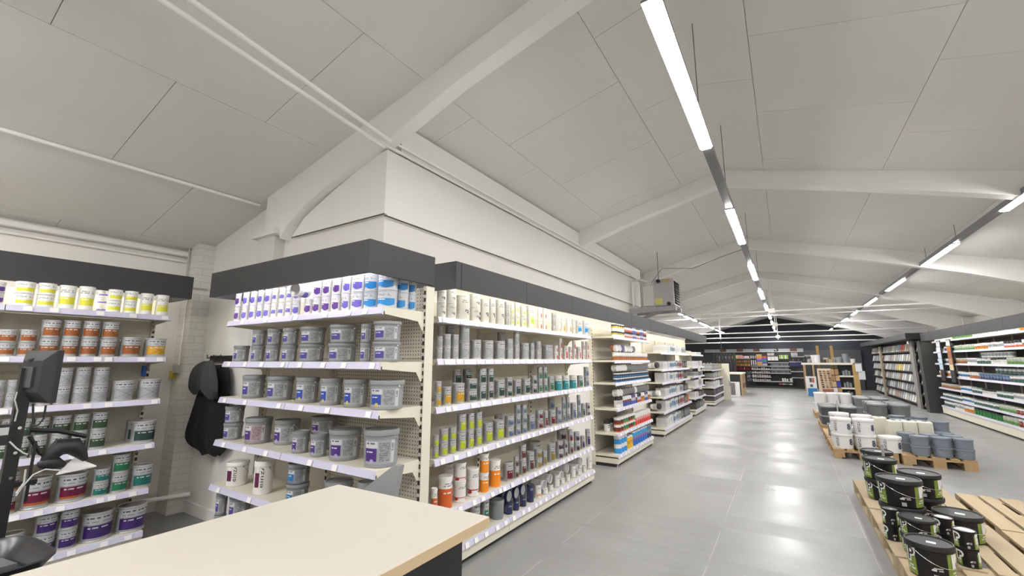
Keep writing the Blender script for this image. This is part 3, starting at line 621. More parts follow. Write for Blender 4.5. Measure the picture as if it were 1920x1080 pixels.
# ---------------------------------------------------------------- counter, till stand, coats
birch = mottled('birch worktop', (.50, .465, .405), (.475, .43, .36), 2.2, .6, (1, .25, 6), amount=.5)
birch_edge = mottled('birch edge band', (.60, .45, .28), (.52, .38, .22), 6, .5)
ct = thing('sales_counter', 'birch topped sales counter with black body', 'counter', (0, 0, 0))
c1 = on_z(635, 908, .95); c2 = on_z(917, 968, .95)
ax = Vector((c1.x, c1.y, 0)); bx_ = Vector((c2.x, c2.y, 0))
top = [(ax.x, ax.y), (bx_.x, bx_.y), (bx_.x + .02, -.9), (ax.x, -.9)]
bevel(MB().prism(top, 'z', .913, .95).obj('worktop', birch, ct), .002, 1)
MB().prism([(ax.x + .06, ax.y - .06), (bx_.x - .075, bx_.y - .07), (bx_.x - .055, -.85), (ax.x + .06, -.85)], 'z', .0, .913).obj('body', black_lam, ct)
MB().prism([(bx_.x, bx_.y), (bx_.x + .0015, bx_.y), (bx_.x + .0215, -.9), (bx_.x + .02, -.9)], 'z', .914, .948).obj('edge_band', birch_edge, ct)
dk = thing('till_desk', 'low dark desk beside the counter holding the tray', 'desk')
B(-3.14, -.9, .69, -1.98, .60, .72).obj('desk_top', plain('dark desk top', (.06, .06, .06), .5), dk)
for x in (-3.08, -2.06):
    for y in (-.86, .46): B(x, y - .02, 0, x + .05, y + .03, .69).obj('leg', black_lam, dk)
# grey board leaning behind the counter
lb = MB().add([(-1.98, 1.50, .60), (-1.66, 1.50, .60), (-1.66, 1.60, 1.035), (-1.70, 1.60, 1.035), (-1.98, 1.55, .83), (-1.98, 1.53, .60), (-1.66, 1.53, .60), (-1.66, 1.63, 1.035), (-1.70, 1.63, 1.035), (-1.98, 1.58, .83)],
    [(0, 1, 2, 3, 4), (9, 8, 7, 6, 5), (0, 5, 6, 1), (1, 6, 7, 2), (2, 7, 8, 3), (3, 8, 9, 4), (4, 9, 5, 0)])
gb = thing('leaning_board', 'grey slanted display board standing behind the counter', 'board')
lb.obj('panel', plain('grey board', (.23, .235, .24), .5), gb)
B(-1.86, 1.52, 0, -1.80, 1.56, .62).obj('stand', plain('grey stand', (.2, .2, .2), .5), gb)
# paint tray
tr = thing('paint_tray', 'black plastic paint tray on the low desk', 'tray', (-2.665, .41, .722), .06)
def tray():
    m = MB(); o = []
    for (w, d, z, cx) in ((.24, .20, .080, 0), (.23, .19, .083, 0), (.215, .175, .075, 0), (.18, .14, .012, .0)):
        ring = []
        for k in range(32):
            a = 2 * math.pi * k / 32; e = 4.0
            x = math.copysign(abs(math.cos(a)) ** (2 / e), math.cos(a)) * w; y = math.copysign(abs(math.sin(a)) ** (2 / e), math.sin(a)) * d
            ring.append((x + cx, y, z))
        o.append(ring)
    w = [(x, y, .0) for x, y, z in [(p[0] * .76, p[1] * .72, 0) for p in o[0]]]
    rings = [w] + o; n = 32
    for r_ in rings: m.v += r_
    for i in range(len(rings) - 1):
        for k in range(n): m.f.append((i * n + k, i * n + (k + 1) % n, (i + 1) * n + (k + 1) % n, (i + 1) * n + k))
    m.f.append(tuple(4 * n + k for k in range(n))); m.sm = True; return m
tray().obj('tray_shell', plain('black glossy plastic', (.022, .022, .024), .3), tr)
def specks():
    m = Mat('speckled roller grid', .5, 0, (.10, .10, .105), 'Object'); n = m.noise(26, 2)
    m.paint(n.gt(.66) * .8, (.6, .6, .6)); return m.done()
o = B(-.17, -.12, .018, .03, .12, .034).obj('roller_grid', specks(), tr); o.rotation_euler = (0, -.10, 0)
# till stand: everything on one pole
blk = plain('matt black metal', (.014, .014, .015), .45); blk_p = plain('black textured plastic', (.022, .022, .024), .5)
ps = thing('till_stand', 'black pole stand carrying a small monitor and card terminal', 'till stand')
XM = -3.02
def mp(u, v, x=XM): return on_x(u, v, x)
a = mp(52, 690); b = mp(52, 960)
B(a.x - .02, a.y - .022, .72, a.x + .02, a.y + .022, a.z).obj('pole', blk, ps)
B(a.x - .08, a.y - .10, .72, a.x + .03, a.y + .06, .73).obj('foot_plate', blk, ps)
for q in range(3):
    z = mp(52, 800 + 45 * q).z
    MB().tube([(a.x + .021, a.y + .005, z), (a.x + .027, a.y + .005, z)], .007, 8).obj('bolt', chrome, ps)
mo = link('monitor', None, ps, (XM + .03, mp(80, 705).y, mp(80, 705).z)); mo.rotation_euler = (0, .0, -1.3)
def monitor():
    w, h = .115, .12
    m = MB(); rings = [(w, h, 0), (w, h, .02), (w * .97, h * .97, .026), (w * .62, h * .60, .05)]
    for (ww, hh, d) in rings: m.v += [(d, -ww, -hh), (d, ww, -hh), (d, ww, hh), (d, -ww, hh)]
    m.f.append((3, 2, 1, 0))
    for i in range(3):
        for k in range(4): m.f.append((i * 4 + k, i * 4 + (k + 1) % 4, i * 4 + 4 + (k + 1) % 4, i * 4 + 4 + k))
    m.f.append((12, 13, 14, 15)); return m
sh = monitor().obj('monitor_shell', blk_p, mo)
B(-.003, -.105, -.105, 0, .105, .11).obj('screen', plain('screen glass', (.01, .01, .012), .1), mo)
vp = B(.05, -.045, -.05, .058, .025, .045).obj('mount_plate', plain('grey steel plate', (.16, .16, .165), .4, .8), mo)
MB().lathe([(.0, 0), (.016, 0), (.016, .008), (0, .012)], 12, at=(0, 0, 0)).obj('badge_ring', plain('grey ring', (.06, .06, .06), .4), mo).location = (.049, -.02, .075)
MB().tube([(a.x, a.y, mp(52, 735).z), (XM + .06, mp(60, 715).y, mp(60, 715).z)], .014, 6).obj('monitor_arm', blk, ps)
MB().tube([tuple(mp(55, 806)), tuple(mp(110, 808)), tuple(mp(162, 818))], .012, 6).obj('long_arm', blk, ps)
MB().tube([tuple(mp(55, 818)), tuple(mp(75, 850)), tuple(mp(100, 862))], .009, 6).obj('strut', blk, ps)
# slotted base bracket
q0, q1 = mp(30, 830), mp(68, 935)
B(XM + .012, q0.y, q1.z, XM + .018, mp(36, 830).y, q0.z).obj('slotted_plate', blk, ps)
B(XM + .012, mp(62, 830).y, q1.z, XM + .018, mp(68, 830).y, q0.z).obj('slotted_plate', blk, ps)
B(XM - .01, q0.y, mp(50, 905).z - .01, XM + .012, mp(68, 905).y, mp(50, 905).z + .01).obj('cross_bar', blk, ps)
# card terminal: black rounded shell on the arm
def blob(pts_r, seg=12): return MB().tube([p for p, _ in pts_r], [r for _, r in pts_r], seg)
tm = link('terminal_holder', None, ps)
blob([((mp(78, 872)), .012), ((mp(92, 856)), .03), ((mp(112, 838)), .042), ((mp(138, 836)), .04), ((mp(152, 850)), .026), ((mp(160, 862)), .012)]).obj('holder_shell', blk_p, tm)
blob([((mp(70, 872)), .012), ((mp(85, 868)), .03), ((mp(105, 868)), .028), ((mp(122, 872)), .01)]).obj('holder_cup', blk_p, tm)
cd = MB().add([tuple(mp(105, 889, XM + .05)), tuple(mp(181, 873, XM + .0)), tuple(mp(140, 857, XM - .06)), tuple(mp(105, 891, XM + .05)), tuple(mp(181, 875, XM + .0)), tuple(mp(140, 859, XM - .06))], [(0, 1, 2), (5, 4, 3), (0, 3, 4, 1), (1, 4, 5, 2), (2, 5, 3, 0)])
cd.obj('white_card', plain('white card', (.78, .77, .76), .5), ps)
bx = link('price_display', None, ps)
p0, p1 = mp(-30, 795), mp(27, 832)
B(XM - .03, p0.y, p1.z, XM + .02, p1.y, p0.z - .01).obj('display_shell', blk_p, bx)
B(XM + .02, mp(0, 812).y - .03, mp(8, 815).z, XM + .0215, mp(13, 815).y, mp(8, 801).z).obj('display_label', plain('pale label', (.55, .55, .55), .5), bx)
for k, pts in enumerate(([(62, 757), (62, 790), (55, 805)], [(86, 760), (82, 785), (72, 797), (58, 800)])): MB().tube([tuple(mp(u, v, XM + .03)) for u, v in pts], .004, 6).obj('cable', wire_dark, ps)
for k, pts in enumerate(([(115, 882), (85, 880), (62, 890), (40, 915), (30, 930)], [(48, 880), (45, 905), (30, 925)], [(18, 828), (30, 840), (45, 850), (52, 852)])): MB().tube([tuple(mp(u, v, XM + .045)) for u, v in pts], .0035, 6).obj('white_cable', plain('pale cable', (.6, .6, .6), .5), ps)
MB().tube([tuple(mp(32, 735, XM + .03)), tuple(mp(28, 750, XM + .04)), tuple(mp(33, 770, XM + .03)), tuple(mp(28, 790, XM + .03))], .003, 5).obj('curly_cord', plain('pale cable 2', (.5, .5, .5), .5), ps)
# coats on a hook board
hb = thing('hook_board', 'black hook board on the cross wall beside shelves', 'coat hooks')
h0 = on_y(396, 667, YC - .02); h1 = on_y(431, 679, YC - .02)
B(h0.x, YC - .03, h1.z, h1.x, YC, h0.z).obj('board', blk, hb)
for k in range(3):
    x = h0.x + (h1.x - h0.x) * (.15 + .35 * k); MB().tube([(x, YC - .03, h1.z + .05), (x, YC - .08, h1.z + .04), (x, YC - .085, h1.z + .075)], .006, 6).obj('hook', blk, hb)
def garment(name, label, mat, rows, yb, folds, amp, seed):
    """rows (z, x0, x1, thickness) from the top down; a hanging cloth with folds"""
    rn = random.Random(seed); m = MB(); n = 36; ph = rn.uniform(0, 6)
    for i, (z, x0, x1, th) in enumerate(rows):
        for k in range(n):
            a = 2 * math.pi * k / n; s_ = (math.cos(a) + 1) / 2
            f = amp * math.sin(folds * s_ * math.pi * 2 + ph + i * .25) * min(1, i / 2)
            x = x0 + (x1 - x0) * s_; y = yb - th / 2 + th / 2 * math.sin(a) + (f if math.sin(a) < 0 else f * .3)
            m.v.append((x, min(y, YC - .012), z + (.02 * math.sin(5 * a + ph) if i == len(rows) - 1 else 0)))
    for i in range(len(rows) - 1):
        for k in range(n): m.f.append((i * n + k, i * n + (k + 1) % n, (i + 1) * n + (k + 1) % n, (i + 1) * n + k))
    m.f.append(tuple(range(n))); m.f.append(tuple((len(rows) - 1) * n + k for k in reversed(range(n)))); m.sm = True
    o = m.obj(name, mat); o.modifiers.new('smooth', 'SUBSURF').render_levels = 1; return tag(o, label, 'coat')
def gz(v): return on_y(400, v, YC - .1).z
def gx(u, v): return on_y(u, v, YC - .1).x
cloth_k = mottled('black cotton', (.006, .006, .007), (.012, .012, .013), 20, .9); cloth_g = mottled('charcoal cotton', (.045, .047, .05), (.03, .03, .032), 15, .9)
garment('long_coat', 'long black coat hanging from the hook board', cloth_k, [(gz(v), gx(a_, v), gx(b_, v), th) for v, a_, b_, th in ((684, 392, 418, .05), (700, 380, 425, .09), (735, 370, 424, .11), (770, 362, 424, .12), (805, 350, 423, .12), (832, 343, 422, .12), (846, 355, 416, .10), (853, 374, 404, .09))], YC - .03, 3, .014, 3)
garment('grey_jacket', 'charcoal jacket bunched at left of the black coat', cloth_g, [(gz(v), gx(a_, v), gx(b_, v), th) for v, a_, b_, th in ((677, 396, 405, .03), (684, 383, 404, .06), (700, 378, 404, .08), (720, 376, 402, .08), (732, 375, 399, .07), (737, 380, 392, .04))], YC - .15, 1.5, .02, 8)
garment('grey_hood', 'charcoal hooded top hanging over the black coat', cloth_g, [(gz(v), gx(a_, v), gx(b_, v), th) for v, a_, b_, th in ((676, 410, 417, .03), (684, 409, 423, .06), (700, 408, 428, .08), (718, 406, 432, .09), (733, 406, 430, .08), (742, 414, 426, .04))], YC - .17, 1.5, .02, 11)
# switch box on the pillar
sb = thing('switch_box', 'small grey switch box with yellow tag on pillar', 'switch', (0, 0, 0))
s0 = on_y(331, 684, 2.05); s1 = on_y(344, 700, 2.05)
B(-5.60, 2.04, s1.z, -5.50, 2.08, s0.z).obj('box', plain('grey switch box', (.45, .44, .42), .5), sb)
B(-5.68, 2.045, s1.z - .06, -5.60, 2.08, s1.z + .02).obj('yellow_tag', plain('yellow tag', (.55, .42, .05), .5), sb)
conduit('thin white conduit dropping to the switch box', [(-5.54, 2.07, s0.z), (-5.54, 2.07, 2.3)], .008)
# blue pen-like clip on the end upright
bc = B(-5.06, 1.60, 1.40, -5.02, 1.63, 1.50).obj('clip', plain('blue plastic', (.03, .12, .42), .4)); bevel(bc, .006); tag(bc, 'small blue plastic clip on the end upright of shelves', 'clip')

# ---------------------------------------------------------------- heater on its bracket
ht = thing('unit_heater', 'grey warm air heater on a wall bracket above canopy', 'heater', (0, 0, 0))
HY0, HY1, HX0, HX1, HZ0, HZ1 = 8.62, 9.15, -2.10, -1.72, 2.60, 3.13
bevel(B(HX0, HY0, HZ0, HX1, HY1, HZ1).obj('casing', plain('heater grey', (.42, .42, .42), .4), ht), .012)
B(HX1, HY0 + .03, HZ0 + .03, HX1 + .006, HY1 - .03, HZ1 - .04).obj('outlet_grille', blk, ht)
lv = MB().prism([(HX1 + .004, 0), (HX1 + .035, -.03), (HX1 + .035, -.022), (HX1 + .004, .008)], 'y', HY0 + .03, HY1 - .03).mesh('louvre', plain('dark louvre', (.05, .05, .05), .4))
for k in range(9): link('louvre', lv, ht, (0, 0, HZ0 + .07 + k * .05))
B(HX0 - .22, HY0 + .02, HZ0 + .02, HX0, HY1 - .1, HZ0 + .42).obj('burner_box', plain('white enamel', (.62, .62, .61), .4), ht)
B(HX0 + .02, HY0 - .004, HZ0 + .03, HX0 + .16, HY0, HZ0 + .15).obj('yellow_label', plain('yellow label', (.62, .55, .18), .5), ht)
B(HX0 + .18, HY0 - .004, HZ1 - .08, HX0 + .32, HY0, HZ1 - .01).obj('warning_label', plain('tan label', (.50, .40, .24), .5), ht)
for (x, z) in ((HX0 + .10, HZ1 - .04), (HX1 - .10, HZ0 + .03)): MB().tube([(x, HY0 + .01, z), (x, HY0 - .05, z)], .035, 12).obj('knob', blk, ht)
MB().prism([(XP + .03, 2.48), (HX1 + .02, 2.50), (HX1 + .02, 2.585), (XP + .03, 2.585)], 'y', HY0, HY0 + .05).obj('bracket_arm', plain('galvanised bracket', (.36, .36, .36), .4, .4), ht)
MB().prism([(XP + .03, 2.48), (HX1 + .02, 2.50), (HX1 + .02, 2.585), (XP + .03, 2.585)], 'y', HY1 - .05, HY1).obj('bracket_arm', plain('galvanised bracket far', (.36, .36, .36), .4, .4), ht)
MB().prism([(XP + .03, 2.30), (-2.1, 2.50), (-1.9, 2.50), (XP + .12, 2.29)], 'y', HY0, HY0 + .05).obj('brace', plain('galvanised brace', (.26, .26, .26), .4, .4), ht)
MB().tube([(HX0 - .1, HY0 + .1, HZ0 + .4), (HX0 - .12, HY0 + .08, HZ1 - .02), (HX0 - .3, HY0 + .1, HZ1 + .05), (XP + .04, HY0 + .1, 3.15)], .018, 8).obj('gas_pipe', pipe_white, ht)
MB().tube([(XP + .1, HY0 + .02, 3.1), (XP + .1, HY0 + .02, 2.62)], .02, 8).obj('feed_pipe', pipe_white, ht)
MB().tube([(HX0 + .1, HY0 + .02, HZ1 - .02), (HX0 + .1, HY0 + .02, zc(HX0 + .1))], .007, 6).obj('hanging_chain', alu, ht)
cbl = MB().tube([(HX0 - .05, HY0 + .05, HZ1 - .05), (-2.0, 9.0, 3.42), (-1.55, 9.88, zc(-1.55) - .27), (-1.0, 9.88, zc(-1.0) - .23), (-.55, 9.88, zc(-.55) - .22)], .007, 6)
tag(cbl.obj('heater_cable', plain('grey flex', (.2, .2, .2), .6)), 'thin cable running from the heater up the roof rib', 'cable')
# ---------------------------------------------------------------- goods on the further aisle units (local frames: run along y, front at x)
def band(name, cols, rough=.45, text=None):
    """stacked bands of colour: [(v_top, colour), ...] from the foot up"""
    m = Mat(name, rough, 0, cols[0][1]); u, v, _ = m.tc()
    for (v0, c) in cols[1:]: m.paint(v.gt(v0), c)
    if text: m.paint(m.text(.3, .7, .3, .6, 3, 9) * .7, text)
    return m.done()
def small_mesh(mat, seg=12): return MB().lathe([(0, 0), (1, 0), (1, .93), (.93, .955), (.95, 1), (.0, .99)], seg).mesh('small_tin', mat)
WH = (.72, .71, .69); BK = (.03, .03, .033)
SM = {k: (small_mesh(band('small ' + k, c, text=t)), d) for k, (c, t, d) in dict(
    rb=([(0, (.45, .10, .06)), (.3, WH), (.62, BK)], (.05, .08, .3), 'small white red-footed tin'),
    bb=([(0, (.05, .12, .45)), (.35, WH), (.66, (.10, .08, .2))], BK, 'small white tin, blue foot'),
    yb=([(0, WH), (.3, (.45, .38, .05)), (.55, BK), (.8, WH)], None, 'small olive-banded tin'),
    ob=([(0, (.38, .13, .04)), (.5, WH)], BK, 'small rust and white tin'),
    kb=([(0, (.04, .18, .42)), (.22, (.03, .04, .07)), (.6, WH), (.85, BK)], None, 'small navy tin, pale band'),
    mb=([(0, (.05, .09, .32)), (.4, (.35, .08, .08)), (.62, WH)], BK, 'small blue and red tin'),
    cb=([(0, WH), (.2, (.03, .15, .36)), (.62, WH)], None, 'small white tin, blue band'),
    gb=([(0, (.6, .15, .06)), (.14, (.05, .26, .08)), (.66, WH)], BK, 'small green tin'),
    db=([(0, (.6, .15, .06)), (.14, (.16, .03, .02)), (.66, WH)], BK, 'small dark red tin'),
    rr=([(0, (.62, .05, .04)), (.62, WH)], (.7, .7, .7), 'small bright red tin'),
    sk=([(0, (.03, .28, .68)), (.55, WH)], None, 'sky blue tin, white top'),
    yy=([(0, (.75, .45, .02)), (.85, WH)], (.4, .05, .02), 'yellow tin with pale rim'),
    bu=([(0, (.02, .16, .55)), (.5, (.05, .32, .66)), (.9, WH)], (.5, .05, .05), 'tall blue tin'),
    nn=([(0, (.03, .06, .14)), (.5, (.08, .16, .3)), (.9, (.3, .3, .3))], (.5, .5, .5), 'dark blue tin'),
    wg=([(0, WH), (.25, (.35, .38, .40)), (.7, WH)], BK, 'white and grey tin'),
    wk=([(0, WH), (.7, BK)], BK, 'white tin, black lid'),
    gt=([(0, (.05, .12, .10)), (.5, WH), (.85, (.25, .33, .33))], BK, 'dark green tin, pale lid'),
    lg=([(0, (.10, .24, .07)), (.4, (.42, .48, .36)), (.8, (.55, .56, .52))], BK, 'leaf green tin'),
    kg=([(0, (.02, .16, .04)), (.8, BK)], None, 'bright green tin, dark lid'),
    dr=([(0, (.20, .03, .03)), (.7, WH)], (.6, .5, .4), 'dark red tin, white lid'),
    og=([(0, (.55, .20, .03)), (.55, WH)], BK, 'white tin, orange foot'),
    wl=([(0, WH), (.3, (.62, .62, .6))], None, 'white disc-like tin'),
    kd=([(0, BK), (.93, (.16, .16, .16))], None, 'black disc-like tin'),
    br=([(0, (.22, .09, .03)), (.4, (.42, .28, .14)), (.75, (.5, .5, .48))], BK, 'brown tin, grey lid')).items()}
def small(key, x, y, z, r, h, rot, where, order, group, cat='paint tin', name='small_tin', lying=False):
    me, d = SM[key]; o = link(name, me, None, (x, y, z), rot, (r, r, h))
    if lying: o.rotation_euler = (0, math.pi / 2 - .10, -.22)
    return tag(o, f'{d}{" on its side" if lying else ""}, {where}, {order}', cat, group)
def run(keys, xf, y0, y1, z, r, h, n, where, group, stack=1, rot=R90, sgn=-1, name='small_tin', jit=0, endname='near end', pos=None, back=0):
    """n tins between y0 and y1; xf = shelf front; sgn = direction of the shelf depth"""
    for i in range(n):
        y = y0 + (y1 - y0) * (i + .5) / n; key = keys[min(len(keys) - 1, int(i * len(keys) / n))]
        for q in range(stack):
            p = pos or ('' if stack == 1 else ('lower ', 'upper ')[q])
            small(key, xf + sgn * (r + .012 + back), y, z + .001 + q * (h + .001), r * (1 - jit * random.random()), h, rot + random.uniform(-.3, .3), where, f'{p}{ordinal(i + 1)} from {endname}', group, name=name)
DG = 'small tins on the second aisle unit'
xD = -2.21; yD = 6.45
run(['yb', 'yb', 'rb', 'rb', 'bb', 'rb', 'bb', 'rb'], xD, 6.62, 8.42, ZD[0], .05, .105, 16, 'top shelf of second unit', DG, 2)
run(['ob', 'ob', 'ob', 'ob'], xD, 6.62, 8.42, ZD[1], .052, .12, 16, 'second shelf of second unit', DG)
for i in range(7): small(['ob', 'wl', 'bb', 'ob', 'wl', 'wl', 'kd'][i], xD - .12, 6.70 + .15 * i, ZD[1] + .182, .054, .09, 0, 'above second shelf of second unit', ordinal(i + 1), DG, lying=True)
run(['kb', 'kb', 'kb'], xD, 6.62, 8.42, ZD[2], .05, .075, 16, 'third shelf of second unit', DG, 2)
for i in range(14): small(('wl' if i < 4 else 'kd'), xD - .11, 6.68 + .128 * i, ZD[2] + .212, .055, .085, 0, 'above third shelf of second unit', ordinal(i + 1), DG, lying=True)
run(['wk', 'mb', 'mb', 'bb', 'mb', 'rb', 'og', 'bb', 'og'], xD, 6.62, 8.42, ZD[3], .05, .15, 16, 'fourth shelf of second unit', DG)
for i in range(14): small(('wl' if i in (0, 1, 7) else 'kd'), xD - .11, 6.68 + .128 * i, ZD[3] + .212, .055, .085, 0, 'above fourth shelf of second unit', ordinal(i + 1), DG, lying=True)
run(['db', 'gb', 'db', 'gb'], xD, 6.60, 7.45, ZD[4], .056, .105, 7, 'fifth shelf of second unit', DG, 2)
run(['rr', 'rr'], xD, 7.47, 8.42, ZD[4], .058, .19, 8, 'fifth shelf of second unit', DG, endname='middle')
run(['wk'], xD, 6.56, 6.98, ZD[4], .05, .16, 3, 'fifth shelf of second unit', DG, pos='back ', back=.16)
run(['sk'], xD, 6.58, 6.98, .165, .058, .13, 3, 'bottom shelf of second unit', DG, 2)
run(['yy'], xD, 7.0, 7.28, .165, .066, .19, 2, 'bottom shelf of second unit', DG)
run(['bu', 'bu', 'nn'], xD, 7.3, 8.42, .165, .062, .22, 8, 'bottom shelf of second unit', DG, endname='middle')
# third unit: pale tins and packs
def pack_mesh(cols, name, frame=False):
    m = Mat(name, .5, 0, cols[0], 'Object'); x, y, z = m.tc()
    m.paint(z.gt(.25) * z.lt(.75), cols[1]); m.paint(z.gt(.8), cols[2] if len(cols) > 2 else cols[0])
    return B(-.5, -.5, 0, .5, .5, 1).mesh(name, m.done())
PK = {'w': (pack_mesh([(.62, .62, .61), (.55, .55, .56)], 'white pack'), 'white paper pack'), 'g': (pack_mesh([(.42, .43, .44), (.22, .23, .24)], 'grey pack'), 'pale grey pack'),
      'b': (pack_mesh([(.6, .61, .62), (.16, .25, .34), (.6, .6, .6)], 'blue pack'), 'white pack, blue print'), 'r': (pack_mesh([(.42, .40, .38), (.26, .06, .06)], 'red pack'), 'grey pack, red print'),
      'k': (pack_mesh([(.045, .045, .045), (.07, .065, .06)], 'dark pack'), 'dark grey box'), 'd': (pack_mesh([(.10, .11, .11), (.16, .16, .16), (.05, .05, .05)], 'dark tin pack'), 'charcoal pack'),
      'o': (pack_mesh([(.45, .10, .03), (.5, .14, .04)], 'orange pack'), 'orange pack'), 'e': (pack_mesh([(.26, .27, .25), (.36, .37, .35)], 'taupe pack'), 'taupe box'), 'l': (pack_mesh([(.30, .32, .12), (.36, .36, .2)], 'olive pack'), 'olive box')}
def pack(key, x, y, z, dx, dy, dz, where, order, group, cat='pack', rot=0, name='goods_pack'):
    me, d = PK[key]; o = link(name, me, None, (x, y, z + .001), rot, (dx, dy, dz)); return tag(o, f'{d}, {where}, {order}', cat, group)
def pack_run(keys, xf, y0, y1, z, d, h, n, where, group, sgn=-1, gap=.12, name='goods_pack'):
    w = (y1 - y0) / n
    for i in range(n):
        key = keys[min(len(keys) - 1, int(i * len(keys) / n))]
        pack(key, xf + sgn * (d / 2 + .012 + random.uniform(0, .02)), y0 + w * (i + .5), z, d, w * (1 - gap), h * random.uniform(.88, 1.05), where, f'{ordinal(i + 1)} from near end', group, name=name)
EG = 'packs on the third aisle unit'
xE = -2.22
pack_run('wwbbwwgg', xE, 9.65, 12.3, ZE[0], .2, .17, 18, 'top shelf of third unit', EG)
pack_run('wwbbbrrdd', xE, 9.65, 12.3, ZE[1], .2, .17, 18, 'second shelf of third unit', EG)
pack_run('wwbwbrrdd', xE, 9.65, 12.3, ZE[2], .2, .19, 18, 'third shelf of third unit', EG)
pack_run('wbbwgdd', xE, 9.65, 12.3, ZE[3], .2, .17, 18, 'fourth shelf of third unit', EG)
pack_run('wbbbrrdo', xE, 9.65, 12.3, ZE[4], .2, .2, 18, 'fifth shelf of third unit', EG)
pack_run('wwbgddd', xE, 9.65, 12.3, .165, .22, .2, 14, 'bottom shelf of third unit', EG)
for j, (z, key) in enumerate(((ZE[1] + .19, 'w'), (ZE[3] + .18, 'g'), (ZE[4] + .21, 'w'))):
    small('wk' if key == 'w' else 'wg', xE - .28, 9.53, z - .12, .06, .2, 0, f'{SHELF[[1, 3, 4][j]]} of third unit', 'near end', EG, lying=True)
FG = 'boxes on the fourth aisle unit'
pack_run('ww', -2.27, 13.9, 15.1, ZE[0], .2, .08, 2, 'top shelf of fourth unit', FG); pack_run('ww', -2.27, 13.4, 15.1, ZE[1], .25, .17, 3, 'second shelf of fourth unit', FG)
pack_run('gdg', -2.27, 13.6, 15.1, ZE[2], .25, .12, 5, 'third shelf of fourth unit', FG); pack_run('wgw', -2.27, 13.5, 15.1, ZE[3], .25, .18, 4, 'fourth shelf of fourth unit', FG)
pack_run('wdk', -2.27, 13.5, 15.1, ZE[4], .25, .15, 6, 'fifth shelf of fourth unit', FG); pack_run('kdr', -2.27, 13.5, 15.1, .165, .25, .2, 5, 'bottom shelf of fourth unit', FG)
GG = 'dark boxes on the fifth aisle unit'
pack_run('eeeel', -2.18, 16.5, 19.2, 1.22, .33, .2, 10, 'top shelf of fifth unit', GG); pack_run('eeel', -2.18, 16.8, 19.2, .93, .30, .2, 9, 'second shelf of fifth unit', GG)
pack_run('wwwdd', -2.18, 16.7, 19.2, .62, .30, .2, 9, 'third shelf of fifth unit', GG); pack_run('kkk', -2.18, 16.5, 19.2, .36, .33, .19, 10, 'fourth shelf of fifth unit', GG); pack_run('kdk', -2.18, 16.5, 19.2, .165, .33, .14, 10, 'bottom shelf of fifth unit', GG)
t = thing('closing_screen', 'cream end panel closing the fifth aisle unit', 'panel', (0, 19.3, 0)); B(-2.45, 0, 0, -1.95, .06, 1.42).obj('board', cream, t); B(-1.98, -.03, .55, -1.93, 0, .75).obj('handle', chrome, t)
# low desk and poster stand
t = thing('service_desk', 'wooden service desk with black front at aisle end', 'desk', (0, 22.2, 0))
oak = mottled('light oak', (.42, .29, .16), (.34, .22, .11), 4, .5, (1, 1, .3))
B(-2.5, 0, .92, -1.72, 2.0, .98).obj('desk_top', cream, t); B(-2.42, .02, 0, -1.82, 1.9, .92).obj('front_panel', black_lam, t); B(-1.82, .02, 0, -1.76, 1.95, .92).obj('side_panel', oak, t); B(-1.76, .2, .30, -1.752, 1.8, .52).obj('drawer_front', plain('dark oak recess', (.16, .10, .05), .5), t); B(-1.76, .2, .62, -1.752, 1.8, .84).obj('drawer_front', plain('mid oak', (.3, .2, .11), .5), t)
t = thing('poster_stand', 'white poster with tall grey figure before service desk', 'poster', (0, 21.4, 0)); B(-2.38, 0, 0, -1.80, .05, .62).obj('board', plain('poster white', (.72, .72, .71), .5), t); B(-2.22, -.004, .06, -1.98, 0, .58).obj('print', mottled('poster print', (.12, .12, .11), (.28, .27, .25), 6), t)

# ---------------------------------------------------------------- shelves beside the wallpaper rack (front x=3.75, facing -x)
CG = 'tins beside the wallpaper rack'
CR = [(['wg', 'wk', 'lg', 'lg', 'wg', 'wo_', 'wg', 'og'], .14, .075), (['wk', 'kb', 'lg', 'lg', 'og', 'wg', 'rb', 'ob'], .13, .07), (['gt', 'gt', 'br', 'wg', 'gt', 'wk', 'lg', 'gt'], .13, .07), (['og', 'og', 'cb', 'ob', 'nn', 'nn', 'gt', 'wg'], .14, .07), (['br', 'br', 'cb', 'gt', 'wk', 'gt', 'wg', 'ob'], .12, .07), (['gt', 'gt', 'cb', 'gt', 'gt', 'lg', 'dr', 'dr'], .12, .07), (['gt', 'wg', 'og', 'kg', 'kg', 'lg', 'dr', 'wg'], .15, .08)]
for j, (keys, h, r) in enumerate(CR):
    z = ZC[j] if j < 6 else .26; n = 38 if r < .08 else 34
    keys = ['wg' if k == 'wo_' else k for k in keys]; wh = f'{["top", "second", "third", "fourth", "fifth", "sixth", "bottom"][j]} shelf beside wallpaper'
    y1 = 17.55; L = 6.2
    for i in range(n):
        y = y1 - L * (i + .5) / n; key = keys[min(len(keys) - 1, int(i * len(keys) / n))]
        small(key, 3.75 + r + .012, y, z + .001, r * .98, h * random.uniform(.92, 1.06), -R90 + random.uniform(-.3, .3), wh, f'{ordinal(i + 1)} from rack end', CG, name='stain_tin')
for j, (z, a, b, key, n) in enumerate(((ZC[1] + .14, 4, 7, 'wk', 3), (ZC[2] + .14, 8, 14, 'br', 0), (ZC[2] + .14, 20, 30, 'wg', 9), (ZC[3] + .15, 24, 36, 'gt', 9))):
    for i in range(n): small(key, 3.75 + .13, 17.55 - 6.1 * (a + (b - a) * (i + .5) / n) / 38, z + .004, .06, .11, -R90, f'upper tins, {["second", "third", "third", "fourth"][j]} shelf beside wallpaper', f'{ordinal(i + 1)} along', CG, name='stain_tin')
